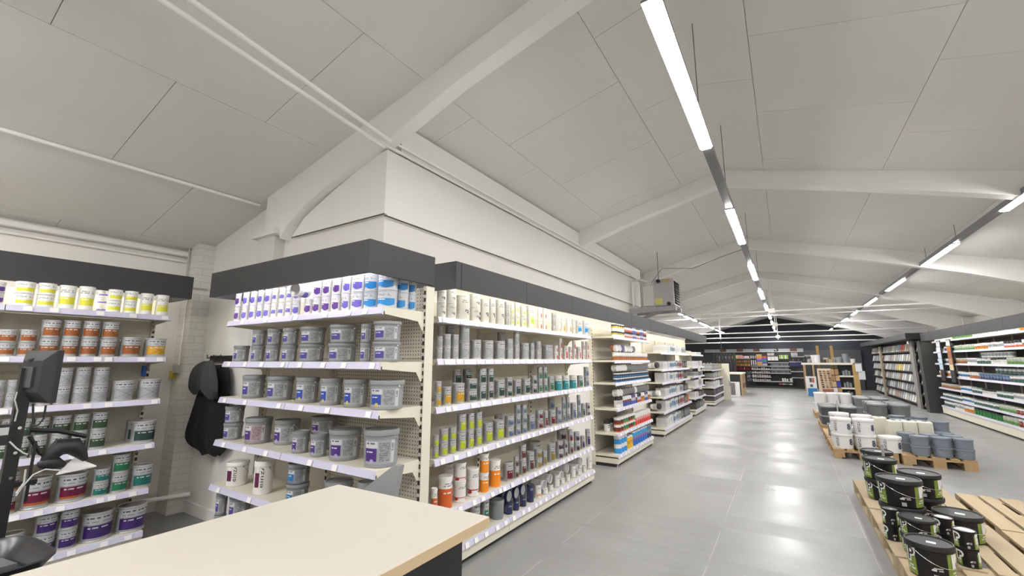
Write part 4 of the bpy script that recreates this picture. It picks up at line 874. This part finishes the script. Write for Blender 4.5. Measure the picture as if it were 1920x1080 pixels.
# two hanging colour cards
for i, (y, cols) in enumerate(((16.9, [(.7, .75, .85), (.72, .78, .86), (.65, .72, .84), (.6, .7, .8), (.55, .68, .8)]), (16.0, [(.75, .76, .8), (.55, .17, .03), (.35, .12, .05), (.5, .26, .12), (.72, .60, .35), (.02, .03, .03), (.02, .03, .03)]))):
    t = thing('colour_card', ['pale blue colour card hanging on shelf end', 'orange and cream colour card hanging from shelf'][i], 'colour card', (3.70, y, 0))
    B(0, -.17, .98, .02, .17, 2.1).obj('backing', black_lam, t)
    for k, c in enumerate(cols): z1 = 2.08 - k * .16; B(-.008, -.15, z1 - .15, 0, .15, z1).obj('swatch', plain(f'swatch {i}{k}', c, .5), t)
# ---------------------------------------------------------------- wallpaper rack along the far side wall
wr = thing('wallpaper_rack', 'long black rack of wallpaper samples with overhead soffit', 'rack', (0, 0, 0))
WX, WY0, WY1 = 3.62, 18.35, 28.2
B(WX + .25, WY0, 0, WX + .30, WY1, 2.2).obj('back_board', black_lam, wr)
WZ = [.12, .47, .82, 1.17, 1.52, 1.87]
for z in WZ: B(WX, WY0 + .03, z - .05, WX + .25, WY1, z).obj('ledge', black_lam, wr)
B(WX, WY0, 0, WX + .3, WY0 + .03, 2.2).obj('end_board', black_lam, wr)
B(WX - .10, 17.95, 0, XR - .25, 18.32, 2.12).obj('dark_pier', plain('charcoal pier', (.035, .035, .036), .5), wr)
B(WX - .35, WY0 - .1, 2.22, WX + .35, WY1, 2.40).obj('soffit', canopy_dark, wr)
tone = lambda: random.choice([(.42, .42, .40), (.55, .54, .52), (.30, .30, .31), (.50, .49, .46), (.36, .35, .33), (.62, .61, .58), (.22, .23, .26), (.40, .38, .33)])
WMATS = [mottled(f'wallpaper {i}', c, tuple(x * .8 for x in c), 14, .7) for i, c in enumerate([(.42, .42, .40), (.60, .59, .57), (.27, .28, .30), (.48, .46, .42), (.36, .35, .33), (.68, .67, .63), (.17, .18, .21), (.40, .37, .31), (.50, .52, .56)])]
SPEC = {(5, 8): (.60, .17, .10), (5, 9): (.52, .13, .11), (5, 10): (.28, .34, .46), (3, 12): (.55, .40, .12), (3, 11): (.58, .45, .15), (3, 10): (.50, .38, .14), (5, 1): (.10, .24, .36), (2, 11): (.30, .17, .10), (0, 14): (.5, .28, .26), (5, 6): (.40, .34, .2)}
wmesh = {}
def wm(mat):
    if mat.name not in wmesh: wmesh[mat.name] = MB().prism([(0, 0), (.02, 0), (.08, .25), (.06, .25)], 'y', -.140, .140).mesh('wallpaper_sample', mat)
    return wmesh[mat.name]
ROWN = ['bottom', 'fifth', 'fourth', 'third', 'second', 'top']
for j, z in enumerate(WZ):
    i = 0; y = WY0 + .22
    while y < WY1 - .2:
        i += 1
        if not (19.12 < y < 19.62 or 25.0 < y < 25.3):
            mat = plain(f'wallpaper special {j} {i}', SPEC[(j, i)], .7) if (j, i) in SPEC else random.choice(WMATS)
            o = link('wallpaper_sample', wm(mat), None, (WX + .02, y, z + .001), random.uniform(-.03, .03))
            c_ = SPEC.get((j, i)); d = 'vivid' if c_ and max(c_) > .5 else 'coloured' if c_ else 'pale' if mat in (WMATS[1], WMATS[5], WMATS[8]) else 'dark' if mat in (WMATS[2], WMATS[6]) else 'grey'
            tag(o, f'{d} wallpaper sample, {ROWN[j]} row of black rack, {ordinal(i)} from near end', 'wallpaper', 'wallpaper samples on the black rack')
        y += .355
stone = mottled('grey stone wallpaper', (.26, .25, .23), (.14, .135, .125), 9, .8, (1, 1, .4))
t = thing('sample_post', 'grey stone patterned post dividing the wallpaper rack', 'post', (0, 0, 0)); B(WX - .06, 19.18, 0, WX - .004, 19.60, 2.2).obj('cladding', stone, t); MB().tube([(WX - .09, 19.39, 2.08), (WX - .09, 19.39, 2.17)], .05, 10).obj('clamp', chrome, t)
t = thing('sample_post', 'beige tile patterned post dividing the wallpaper rack', 'post', (0, 0, 0))
m_t = Mat('tile patterned paper', .7, 0, (.42, .36, .25), 'Object'); x_, y_, z_ = m_t.tc(); m_t.paint((z_ * 16).frac().lt(.16), (.20, .17, .12)); B(WX - .06, 25.02, 0, WX - .004, 25.28, 2.15).obj('cladding', m_t.done(), t)

# ---------------------------------------------------------------- the far wall: black wall shelving
FY = 28.75
def fp(x, y): return on_y(1350 + x / 10.667, 640 + y / 10.667, FY)
fw = thing('end_shelving', 'black wall shelving along the far end of the hall', 'shelving', (0, 0, 0))
B(-5.2, 29.38, 0, 3.4, 29.48, 2.1).obj('back_board', plain('dark grey slat board', (.06, .06, .06), .6), fw)
B(-3.6, FY + .02, 0, 1.0, 29.38, .12).obj('plinth', black_lam, fw)
def fbox(x0, y0, x1, y1, d0=0, d1=.35):
    a, b = fp(x0, y1), fp(x1, y0); return B(fp(x0, 400).x, FY + d0, max(0, fp(800, y1).z), fp(x1, 400).x, FY + d1, fp(800, y0).z)
for (x0, x1, y) in ((-60, 600, 345), (610, 1385, 497), (955, 1370, 428), (615, 1400, 566), (615, 1400, 636), (620, 992, 717), (630, 1415, 800), (1385, 1660, 600), (1400, 1640, 718), (1440, 1760, 310)):
    fbox(x0, y - 7, x1, y + 7, 0, .4).obj('shelf', plain('pale shelf edge', (.42, .42, .43), .4), fw)
hd = fbox(-300, 152, 1690, 206, .1, .16).obj('header_board', plain('grey header', (.30, .30, .31), .5), fw)
fbox(-300, 206, 1690, 214, .05, .16).obj('header_trim', plain('pale trim', (.6, .6, .6), .5), fw)
for (x0, x1) in ((10, 138), (350, 476), (684, 812), (1420, 1562)): fbox(x0, 148, x1, 202, .08, .10).obj('header_sign', mottled('rust brown sign', (.12, .045, .03), (.09, .035, .025), 5), fw)
cu = bpy.data.curves.new('t', 'FONT'); cu.body = 'S'; cu.size = .5; cu.offset = .015
ob = bpy.data.objects.new('t', cu); COL.objects.link(ob); bpy.context.view_layer.update()
me = bpy.data.meshes.new_from_object(ob.evaluated_get(bpy.context.evaluated_depsgraph_get())); bpy.data.objects.remove(ob); me.materials.append(black_lam)
o = link('header_emblem', me, fw); q = fp(1078, 205); o.location = (q.x, FY + .095, q.z); o.rotation_euler = (math.pi / 2, 0, 0)
can = lambda c, n: MB().lathe([(0, 0), (1, 0), (1, .82), (.6, .9), (.6, 1), (0, 1)], 8).mesh('spray_can', plain(n, c, .4))
CANS = {j: [can(c, f'spray {j} {i}') for i, c in enumerate(cs)] for j, cs in {0: [(.16, .15, .14), (.35, .15, .05), (.5, .45, .4), (.55, .20, .03)], 1: [(.48, .25, .03), (.40, .18, .03), (.5, .4, .2)], 2: [(.30, .02, .03), (.22, .015, .03), (.4, .25, .25)]}.items()}
for j, (y0, y1) in enumerate(((372, 430), (440, 500), (515, 575))):
    for i in range(18):
        xa = fp(252 + 19.3 * i, 400).x; rw = (fp(252 + 19.3 * (i + 1), 400).x - xa) / 2; za = fp(800, y1).z + .004
        o = link('spray_can', random.choice(CANS[j]), None, (xa + rw, FY + .12, za), 0, (rw * .9, rw * .9, fp(800, y0).z - za))
        tag(o, f'{["mixed", "amber", "red"][j]} spray can on far wall, {["upper", "middle", "lower"][j]} row, {ordinal(i + 1)} along', 'spray can', 'spray cans on the far wall')
    fbox(245, y1, 600, y1 + 5, 0, .3).obj('can_shelf', black_lam, fw)
FARG = 'goods on the far wall shelving'
fcount = {}
def fgood(x0, y0, x1, y1, col, desc, cat='pack', d0=.02, d1=.3, bev=.01):
    o = fbox(x0, y0, x1, y1 - 1.5, d0, d1).obj('shelf_goods', FM(col)); k = fcount[desc] = fcount.get(desc, 0) + 1
    o.location = (0, 0, 0); return tag(o, f'{desc} on far wall, {ordinal(k)} along', cat, FARG)
_fm = {}
def FM(c):
    if c not in _fm: _fm[c] = plain(f'goods {len(_fm)}', c, .5)
    return _fm[c]
for i in range(14): fgood(-40 + i * 45, 292 - (20 if 6 < i < 11 else 0), -40 + i * 45 + 41, 337, [(.75, .73, .70), (.75, .73, .70), (.75, .65, .2), (.72, .35, .3), (.75, .73, .7)][i * 5 // 14], 'white and red carton, top shelf', 'carton')
for i in range(8): fgood(-20 + i * 31, 355, 8 + i * 31, 384, [(.5, .35, .05), (.4, .06, .04)][i > 3], 'small red and amber pack', d0=.1)
fbox(-20, 386, 235, 400, 0, .4).obj('shelf', FM((.5, .4, .4)), fw); fbox(-20, 452, 235, 464, 0, .4).obj('shelf', FM((.42, .38, .44)), fw); fbox(-20, 520, 235, 530, 0, .4).obj('shelf', FM((.3, .3, .3)), fw)
for i in range(8): fgood(-20 + i * 31, 406, 6 + i * 31, 450, [(.12, .03, .03), (.22, .18, .2)][i % 2], 'small maroon pack', d0=.1)
for i in range(4): fgood(165 + i * 18, 470, 180 + i * 18, 518, (.03, .04, .16), 'small navy pack', d0=.1); fgood(175 + i * 17, 540, 190 + i * 17, 580, (.02, .07, .05), 'small dark green pack', d0=.1)
for j in range(2):
    for i in range(3): fgood(610 + i * 42, 285 + j * 90, 632 + i * 42, 345 + j * 130, (.75, .73, .72), f'white hanging brush, {["upper", "lower"][j]} pegs', 'brush', .3, .36)
sw = thing('swatch_board', 'rainbow colour board on the far wall shelving', 'colour board')
for j, (a, b) in enumerate((((.8, .6, .3), (.15, .03, .03)), ((.75, .4, .05), (.6, .12, .08)), ((.55, .2, .35), (.15, .12, .5)), ((.12, .10, .45), (.05, .25, .15)), ((.5, .3, .15), (.1, .1, .3)), ((.55, .25, .05), (.4, .4, .42)))):
    y = 258 + j * 38; fbox(730, y, 838, y + 34, .2, .299).obj('swatch', FM(a), sw); fbox(842, y, 936, y + 34, .2, .299).obj('swatch', FM(b), sw)
fbox(722, 250, 942, 484, .3, .34).obj('backing', black_lam, sw)
for i in range(5): fgood(955 + (i % 3) * 72, [305, 305, 305, 232, 232][i], 955 + (i % 3) * 72 + 66, [385, 385, 385, 285, 285][i], (.76, .72, .71), 'white moulded mask pack', d0=.2)
for i in range(5): fgood(1190 + i * 38, 272, 1222 + i * 38, 352, [(.35, .55, .08), (.72, .74, .7)][i % 2], 'green roller pack', 'roller', .25)
for i in range(4): fgood(1435 + i * 34, 228, 1464 + i * 34, 296, (.7, .68, .68), 'white hanging roller', 'roller', .3, .36)
for i in range(8): fgood(1460 + i * 36, 350, 1474 + i * 36, 392, [(.3, .3, .3), (.06, .06, .06)][i % 3 > 0], 'slim tool on hooks', 'tool', .3, .34)
for i in range(9): fgood(1387 + i * 29, 412, 1411 + i * 29, 500, (.035, .04, .16), 'navy tool pack', d0=.25); 
for i in range(9): fgood(1388 + i * 29, 402, 1408 + i * 29, 420, (.72, .72, .74), 'white hang card', d0=.22, d1=.25)
for j, y in enumerate((490, 560)):
    pass
for j, (y0, y1) in enumerate(((520, 558), (590, 628), (660, 710), (745, 792))):
    for i in range(8): h = random.uniform(0, 16); fgood(622 + i * 46, y0 + h, 656 + i * 46, y1, random.choice([(.34, .33, .33), (.45, .44, .43), (.26, .24, .24)]), f'grey tape box, {ORD[j + 1]} shelf', 'box', .03)
for j, (y0, y1) in enumerate(((445, 490), (515, 558), (585, 628))):
    for i in range(9): fgood(1005 + i * 40, y0, 1040 + i * 40, y1, random.choice([(.13, .13, .14), (.17, .17, .18), (.11, .10, .10)]), f'dark grey sheet pack, {ORD[j + 1]} shelf', 'pack', .03)
for i in range(4): fgood(1205 + i * 45 + (20 if i == 3 else 0), 730 + (15 if i == 2 else 0), 1238 + i * 45 + (40 if i == 3 else 0), 793, (.55, .55, .55), 'white spool', 'spool', .03)
for i in range(4): fgood(1135 + i * 68, 832, 1195 + i * 68, 860, [(.40, .05, .07), (.3, .3, .3), (.12, .12, .12), (.45, .45, .45)][i], 'floor level pack', 'pack', .03)
for i in range(8):
    for j in range(3): fgood(508 + (i % 4) * 24, 600 + j * 75 + (i // 4) * 30, 526 + (i % 4) * 24, 626 + j * 75 + (i // 4) * 30, random.choice([(.12, .15, .22), (.25, .25, .27), (.4, .4, .4)]), f'small hanging pack, {["upper", "middle", "lower"][j]} pegs', d0=.3, d1=.34)
t = thing('black_folder_rack', 'ribbed black panel rack at far corner', 'rack')
a = on_y(1316, 700, 27.5); 
for k in range(7): B(-3.55 + k * .17, 27.4, 0, -3.42 + k * .17, 27.5, 1.95).obj('panel', black_lam, t)
t = thing('work_table', 'wooden table with grey roll on the far side', 'table'); p0, p1 = fp(1650, 480), fp(1900, 960)
B(p0.x, 27.2, 0, p0.x + .08, 28.4, 1.35).obj('side_panel', oak, t); B(p0.x, 27.2, 1.35, p1.x, 28.4, 1.40).obj('top', cream, t); B(p0.x + .1, 27.4, 1.75, p1.x, 28.2, 1.82).obj('upper_board', plain('grey board 2', (.36, .36, .36), .5), t)
B(p0.x + .1, 27.5, 1.40, p0.x + .16, 28.1, 1.75).obj('riser', black_lam, t); MB().tube([(p0.x + .2, 27.7, 1.53), (p1.x, 27.7, 1.53)], .13, 12).obj('roll', plain('grey felt roll', (.33, .33, .33), .8), t); B(p1.x - .08, 27.2, 0, p1.x, 28.4, 1.35).obj('side_panel', oak, t)

# ---------------------------------------------------------------- flooring display island
IY = 23.6
def ip(x, y): return on_y(1480 + x / 8, 620 + y / 8, IY)
def ibox(x0, y0, x1, y1, d0=0, d1=.4): a, b = ip(x0, y1), ip(x1, y0); return B(ip(x0, 700).x, IY + d0, max(ip(650, y1).z, 0), ip(x1, 700).x, IY + d1, ip(650, y0).z)
il = thing('flooring_display', 'wooden flooring display island with parquet samples', 'display')
ibox(205, 482, 985, 512, -.02, .5).obj('top_board', cream, il)
ibox(965, 500, 1050, 990, -.02, .5).obj('side_board', mottled('yellow pine', (.50, .33, .13), (.42, .26, .09), 5), il)
ibox(755, 512, 965, 990, .3, .5).obj('back_board', black_lam, il)
for y in (672, 850): ibox(755, y, 1000, y + 22, 0, .4).obj('shelf', cream, il)
ibox(430, 570, 640, 985, .02, .3).obj('sample_panel', plain('cream sample board', (.66, .54, .40), .6), il)
wood = [plain(f'parquet {i}', c, .4) for i, c in enumerate([(.28, .15, .07), (.16, .08, .04), (.07, .04, .025), (.45, .32, .17), (.22, .12, .06)])]
for j in range(8):
    for i in range(3): ibox(450 + i * 60 + j * 4, 600 + j * 34, 488 + i * 60 + j * 4, 620 + j * 34, -.012, .02).obj('parquet_sample', random.choice(wood), il)
for j in range(4):
    for i in range(2): ibox(620 + i * 66 + j * 8, 580 + j * 92, 680 + i * 66 + j * 8, 660 + j * 92, -.01, .3).obj('flooring_tile', FM([(.42, .25, .12), (.33, .19, .09), (.5, .34, .2), (.62, .6, .6)][(i + j) % 4]) if (i, j) != (1, 2) else FM((.04, .04, .30)), il)
ibox(480, 880, 640, 920, -.012, .02).obj('red_strip', FM((.33, .10, .07)), il)
pb = thing('poster_board', 'white poster board with small colour squares beside island', 'poster'); ibox(240, 690, 400, 985, -.05, 0).obj('board', FM((.66, .64, .62)), pb)
for (x0, y0, x1, y1, c) in ((295, 715, 330, 780, (.08, .07, .07)), (334, 715, 368, 785, (.45, .12, .08)), (298, 812, 340, 852, (.07, .08, .06))): ibox(x0, y0, x1, y1, -.056, -.05).obj('square', FM(c), pb)
bb_ = thing('blue_bin', 'blue display bin at the foot of poster board', 'bin'); ibox(258, 870, 390, 985, -.30, -.06).obj('bin_body', FM((.03, .16, .38)), bb_); ibox(262, 868, 386, 872, -.29, -.07).obj('rim', FM((.1, .3, .5)), bb_)
ps2 = thing('paper_sheets', 'white paper sheets hanging at island end', 'paper'); ibox(1005, 490, 1100, 610, -.12, -.10).obj('sheet', FM((.72, .72, .74)), ps2); ibox(1040, 600, 1140, 725, -.10, -.08).obj('sheet', FM((.66, .66, .7)), ps2); ibox(1000, 482, 1110, 495, -.13, -.022).obj('clip_bar', FM((.3, .3, .3)), ps2)
rollm = MB().lathe([(0, 0), (1, 0), (1, 1), (0, 1)], 12).mesh('roll', FM((.20, .22, .24)))
for j, yb in enumerate((660, 840, 975)):
    for i in range(3):
        a = ip(826 + i * 44, 700); z = [ip(650, 672).z, ip(650, 850).z, 0][j]
        o = link('lining_roll', rollm, None, (a.x, IY + .12, z + .002), 0, (.048, .048, .20 + .04 * (i % 2)))
        tag(o, f'grey lining roll in island, {["upper", "middle", "lowest"][j]} shelf, {ordinal(i + 1)} along', 'roll', 'rolls inside the flooring island')
ztop = ip(650, 482).z + .003
for i, (x, r, h, c, d) in enumerate(((390, .10, .34, (.72, .72, .74), 'white plastic tub'), (440, .11, .34, (.70, .70, .72), 'white plastic tub'), (318, .07, .16, (.3, .3, .3), 'grey pot'), (535, .09, .14, (.08, .07, .06), 'black pot'), (580, .10, .22, (.55, .5, .42), 'cream pot'), (640, .10, .16, (.42, .33, .18), 'straw pot'), (712, .09, .24, (.30, .32, .33), 'grey bucket'), (760, .10, .24, (.26, .28, .29), 'grey bucket'), (822, .10, .26, (.25, .27, .29), 'slate bucket'), (865, .11, .38, (.22, .25, .28), 'slate bucket'), (915, .09, .26, (.22, .25, .28), 'slate bucket'), (975, .09, .17, (.68, .66, .64), 'white box tub'))):
    o = link('display_pot', MB().lathe([(0, 0), (.9, 0), (1, .9), (1.04, .9), (1.04, 1), (0, 1)], 12).mesh('display_pot', FM(c)), None, (ip(x, 600).x, IY + (.1 if i % 2 else .32), ztop), 0, (r, r, h))
    tag(o, f'{d} on island top, {ordinal(i + 1)} from poster side', 'pot', 'pots on the flooring island')
for i, x in enumerate((425, 640)):
    a = ip(x, 220); t = tag(B(a.x - .05, IY + .52, 0, a.x + .05, IY + .60, a.z).obj('timber_post', mottled(f'timber {i}', (.40, .26, .08), (.33, .2, .06), 6)), f'upright timber post behind island, {["poster", "rack"][i]} side', 'post')

# ---------------------------------------------------------------- pallets
def pine_mat(name, c1, c2, c3):
    m = Mat(name, .75, 0, c1, 'Object'); n = m.noise(5, 5, (3, .35, 1)); k = m.noise(22, 3, (4, .2, 1))
    m.paint(m.rnd() * .75, c3); m.paint((n - .3) * 1.1, c2); m.paint(k * .35, tuple(q * .6 for q in c2)); m.bump(n, .1); return m.done()
pine = pine_mat('pallet pine', (.52, .36, .19), (.38, .24, .12), (.42, .27, .13)); pine2 = pine_mat('weathered pallet pine', (.56, .44, .28), (.42, .32, .19), (.42, .34, .24))
def pallet(label, x, y, rz=0, mat=pine):
    t = thing('wooden_pallet', label, 'pallet', (x, y, 0), rz, 'pallets on the shop floor')
    for (a, w) in ((0, .145), (.1775, .1), (.3275, .145), (.5225, .1), (.655, .145)): B(a, 0, .122, a + w, 1.2, .144).obj('deck_plank', mat, t)
    for y_ in (0, .5275, 1.055): B(0, y_, .1, .8, y_ + .145, .122).obj('stringer_board', mat, t)
    for x_ in (0, .3275, .655):
        for y_ in (0, .5275, 1.055): B(x_ + .0, y_, .022, x_ + .145 if x_ != .3275 else x_ + .145, y_ + .145, .1).obj('block', mat, t)
        B(x_, 0, 0, x_ + .145 if x_ else .1, 1.2, .022).obj('base_plank', mat, t)
    return t
pallet('pallet of black buckets lowest in the frame', .56, 3.15, .0, pine2); pallet('pallet under the two stacked black buckets', .55, 4.38, 0, pine2); pallet('pallet under the far stacks of black buckets', .55, 5.61, .0, pine2)
pallet('bare pallet reaching out of the frame', 1.40, 3.05, .0, pine2); pallet('bare pallet beside the large single black bucket', 1.40, 4.28, 0, pine2); pallet('bare pallet at the far corner of the bare row', 1.41, 5.51, .0, pine2)
pallet('pallet of white round buckets', .52, 8.93); pallet('pallet of blue-grey buckets', 1.36, 8.87, .02)
pallet('pallet behind the white round buckets', .52, 10.2); pallet('pallet behind the blue-grey buckets', 1.38, 10.12)
pallet('pallet of dark grey crates', .53, 12.0); pallet('pallet of grey tubs by the wallpaper aisle', 1.42, 12.1)
pallet('pallet of distant white tubs', .55, 14.6); pallet('pallet of distant grey tubs', 1.42, 14.4)
# black buckets with a big white letter on green
m = Mat('black bucket print', .32, 0, (.012, .012, .013)); u, v, _ = m.tc()
GREEN = (.20, .29, .05)
m.paint(m.rect(.27, .395, .04, .80) + m.rect(.62, .74, .04, .80), GREEN); m.paint((m.text(.30, .38, .14, .30, 2, 6) + m.text(.65, .72, .14, .30, 2, 6)), (.7, .72, .65))
m.paint(m.text(.50, .58, .28, .40, 2, 5) * .8, (.6, .6, .6)); m.paint(m.rect(.51, .545, .06, .2) * .7, (.55, .55, .55)); m.paint(m.rect(.505, .535, .30, .36), (.65, .65, .65))
blk_print = m.done()
blk_print.node_tree.nodes['Principled BSDF'].inputs['Specular IOR Level'].default_value = .3
style('bx', blk_print, 'black bucket with green stripe', 'bucket', lid=b_lid['k'])
style('bt', blk_print, 'small black tin with green stripe', 'tin')
def two_letters(r, h, s, rr):
    return (lettering('P', r, h, s, .325, .44, ink_w, rr=rr, bold=.012), lettering('P', r, h, s, .325, .44, black_lam, rr=rr + .004, bold=.002), lettering('P', r, h, s, .66, .44, ink_w, rr=rr, bold=.012))
LP = two_letters(.14, .21, .11, .972); LPt = two_letters(.06, .11, .055, .985)
lid_tick = B(-.12, -.10, 0, .12, .10, .002).mesh('lid_sticker', FM((.7, .7, .7)))
PT = .1455
def blackb(key, x, y, r, h, n, desc, rot=-.15):
    for q in range(n):
        pos = '' if n == 1 else ('lower ', 'upper ')[q]
        o = put(key, (x, y, PT + q * (h + .001)), r, h, rot + random.uniform(-.06, .06), '', '', lab=f'{pos}{desc}', group='black buckets on the pallets', extra=False)
        if key == 'bx': link('handle', H_buck, o, rotz=.9)
        for l_ in (LP if key == 'bx' else LPt): link('lettering', l_, o)
        if q == n - 1: s_ = link('lid_sticker', lid_tick, o, (.1, -.1, .9655 if key == 'bx' else .956)); s_.scale = (1.6, 1.6, 1)
blackb('bx', .70, 4.13, .125, .215, 1, 'black bucket with green stripe lowest in the frame')
blackb('bx', .72, 4.53, .105, .125, 2, 'low black bucket behind the frontmost black bucket')
blackb('bx', 1.06, 5.07, .15, .195, 1, 'wide black bucket beside the bare pallet planks')
blackb('bx', .72, 5.04, .15, .21, 2, 'tall stacked black bucket, middle of the pallet')
blackb('bx', .94, 5.54, .15, .195, 2, 'black bucket with white sticker behind middle stack')
blackb('bx', .73, 6.03, .14, .20, 2, 'black bucket in the nearer of two far stacks')
blackb('bx', .78, 6.58, .146, .195, 2, 'black bucket in the farthest stack of pallet')
blackb('bt', .955, 4.46, .062, .115, 2, 'small black tin beside the wide bucket')
blackb('bt', .905, 4.72, .058, .115, 2, 'small black tin between the black buckets')
blackb('bt', .60, 4.76, .055, .115, 2, 'small black tin at the pallet edge')
# measuring stick poking up
tag(B(-.012, -.002, 0, .012, .002, .5).obj('steel_rule', plain('dull steel', (.45, .45, .46), .4, .6)), 'grey stick standing upright among far black buckets', 'stick').location = (.80, 6.28, PT)
tag(B(-.012, -.002, 0, .012, .002, .75).obj('steel_rule', plain('dull steel far', (.5, .5, .5), .4, .6)), 'grey stick standing behind the white buckets', 'stick').location = (.80, 11.2, 0)
# white buckets
style('wk_', band('white bucket print', [(0, (.78, .78, .77))], .4), 'white round bucket', 'bucket', lid=b_lid['w'])
L8 = lettering('8', .145, .24, .13, .585, .28, plain('slate print', (.06, .07, .12), .5), rr=.968, bold=.006); LE = lettering('einzA', .145, .24, .085, .415, .15, ink, turn=1, rr=.968)
def whiteb(x, y, n, desc, h=.235, r=.140, key='wk_'):
    for q in range(n):
        o = put(key, (x, y, PT + q * (h + .001)), r, h, random.uniform(-.1, .1), '', '', lab=f'{"" if n == 1 else ("lower ", "upper ", "third ")[q]}{desc}', group='white buckets on the pallet')
        if key == 'wk_': link('lettering', L8, o); link('lettering', LE, o)
whiteb(.67, 9.10, 2, 'white bucket at the aisle corner of pallet'); whiteb(.965, 9.12, 2, 'white bucket second from the aisle corner'); whiteb(1.262, 9.08, 1, 'single white bucket beside the blue-grey stacks')
whiteb(.68, 9.44, 2, 'white bucket in second row at aisle side', .26); whiteb(.985, 9.46, 2, 'white bucket in second row, inner side', .25); whiteb(.69, 9.80, 1, 'white bucket in third row at aisle side', .26); whiteb(.99, 9.82, 1, 'white bucket in third row, inner side', .25)
# blue-grey buckets
style('sg', plain('blue grey plastic', (.20, .235, .275), .3), 'blue-grey bucket', 'bucket', lid=bucket_lid(plain('blue grey lid', (.20, .235, .275), .3)))
for j, (y, xs, n) in enumerate(((9.02, (1.60, 1.84, 2.07), 2), (9.30, (1.50, 1.77, 2.03), 2), (9.58, (2.0,), 2), (9.88, (1.52, 1.78, 2.03), 3), (10.5, (1.60, 1.90), 3))):
    for i, x in enumerate(xs):
        for q in range(n): put('sg', (x, y, PT + q * .141), .112, .14, random.uniform(-.4, .4), '', '', lab=f'blue-grey bucket, {ordinal(j + 1)} row from front, {ordinal(i + 1)} across, {("lower", "middle", "upper")[q] if n == 3 else ("lower", "upper")[q]}', group='blue-grey buckets on the pallets')
# jerrycans
def jerry(x, y, label, rz):
    t = thing('jerrycan', label, 'jerrycan', (x, y, PT), rz, 'jerrycans on the pallets'); t.scale = (1.15, 1.1, 1.3)
    jm = plain('natural plastic', (.68, .66, .56), .45)
    bevel(MB().prism([(-.10, 0), (.10, 0), (.10, .27), (.03, .335), (-.10, .335)], 'x', -.08, .08).obj('body', jm, t), .02, 3)
    B(-.025, -.075, .3352, .025, .0, .337).obj('handle_slot', black_lam, t); MB().lathe([(.025, 0), (.025, .03), (0, .03)], 12, at=(0, .075, .30)).obj('cap', lid_black, t)
jerry(1.27, 10.0, 'single cream jerrycan beside the white buckets', 0.2); jerry(1.40, 9.57, 'cream jerrycan behind the tall blue-grey stack', .1); jerry(1.60, 9.62, 'cream jerrycan in the middle of blue-grey buckets', 0); jerry(1.79, 9.63, 'cream jerrycan third in line among blue-grey buckets', 0)
# distant pallets
style('dgb', plain('dark grey plastic', (.075, .08, .085), .4), 'dark grey tub', 'bucket'); style('mgb', plain('mid grey plastic', (.17, .18, .185), .4), 'mid grey tub', 'bucket')
def field(key, x0, y0, nx, ny, n, r, h, where, grp, dz=0):
    for j in range(ny):
        for i in range(nx):
            for q in range(n): put(key, (x0 + i * 2.15 * r, y0 + j * 2.15 * r, PT + q * (h + .001)), r, h, random.uniform(-.5, .5), '', '', lab=f'{ST[key][2]} on {where}, row {ordinal(j + 1)}, place {ordinal(i + 1)}{"" if n == 1 else ", " + ("lower", "upper", "top")[q]}', group=grp, extra=False)
field('dgb', .70, 12.15, 2, 3, 2, .16, .20, 'dark crate pallet', 'dark tubs'); field('mgb', 1.58, 12.3, 2, 3, 2, .17, .24, 'wallpaper side pallet', 'grey tubs')
field('wk_', .70, 14.8, 3, 2, 2, .13, .26, 'distant white pallet', 'distant white tubs'); field('mgb', 1.58, 14.6, 2, 3, 2, .17, .22, 'distant grey pallet', 'distant grey tubs')
field('mgb', .70, 10.4, 2, 1, 1, .15, .22, 'pallet behind white buckets', 'grey tubs behind')
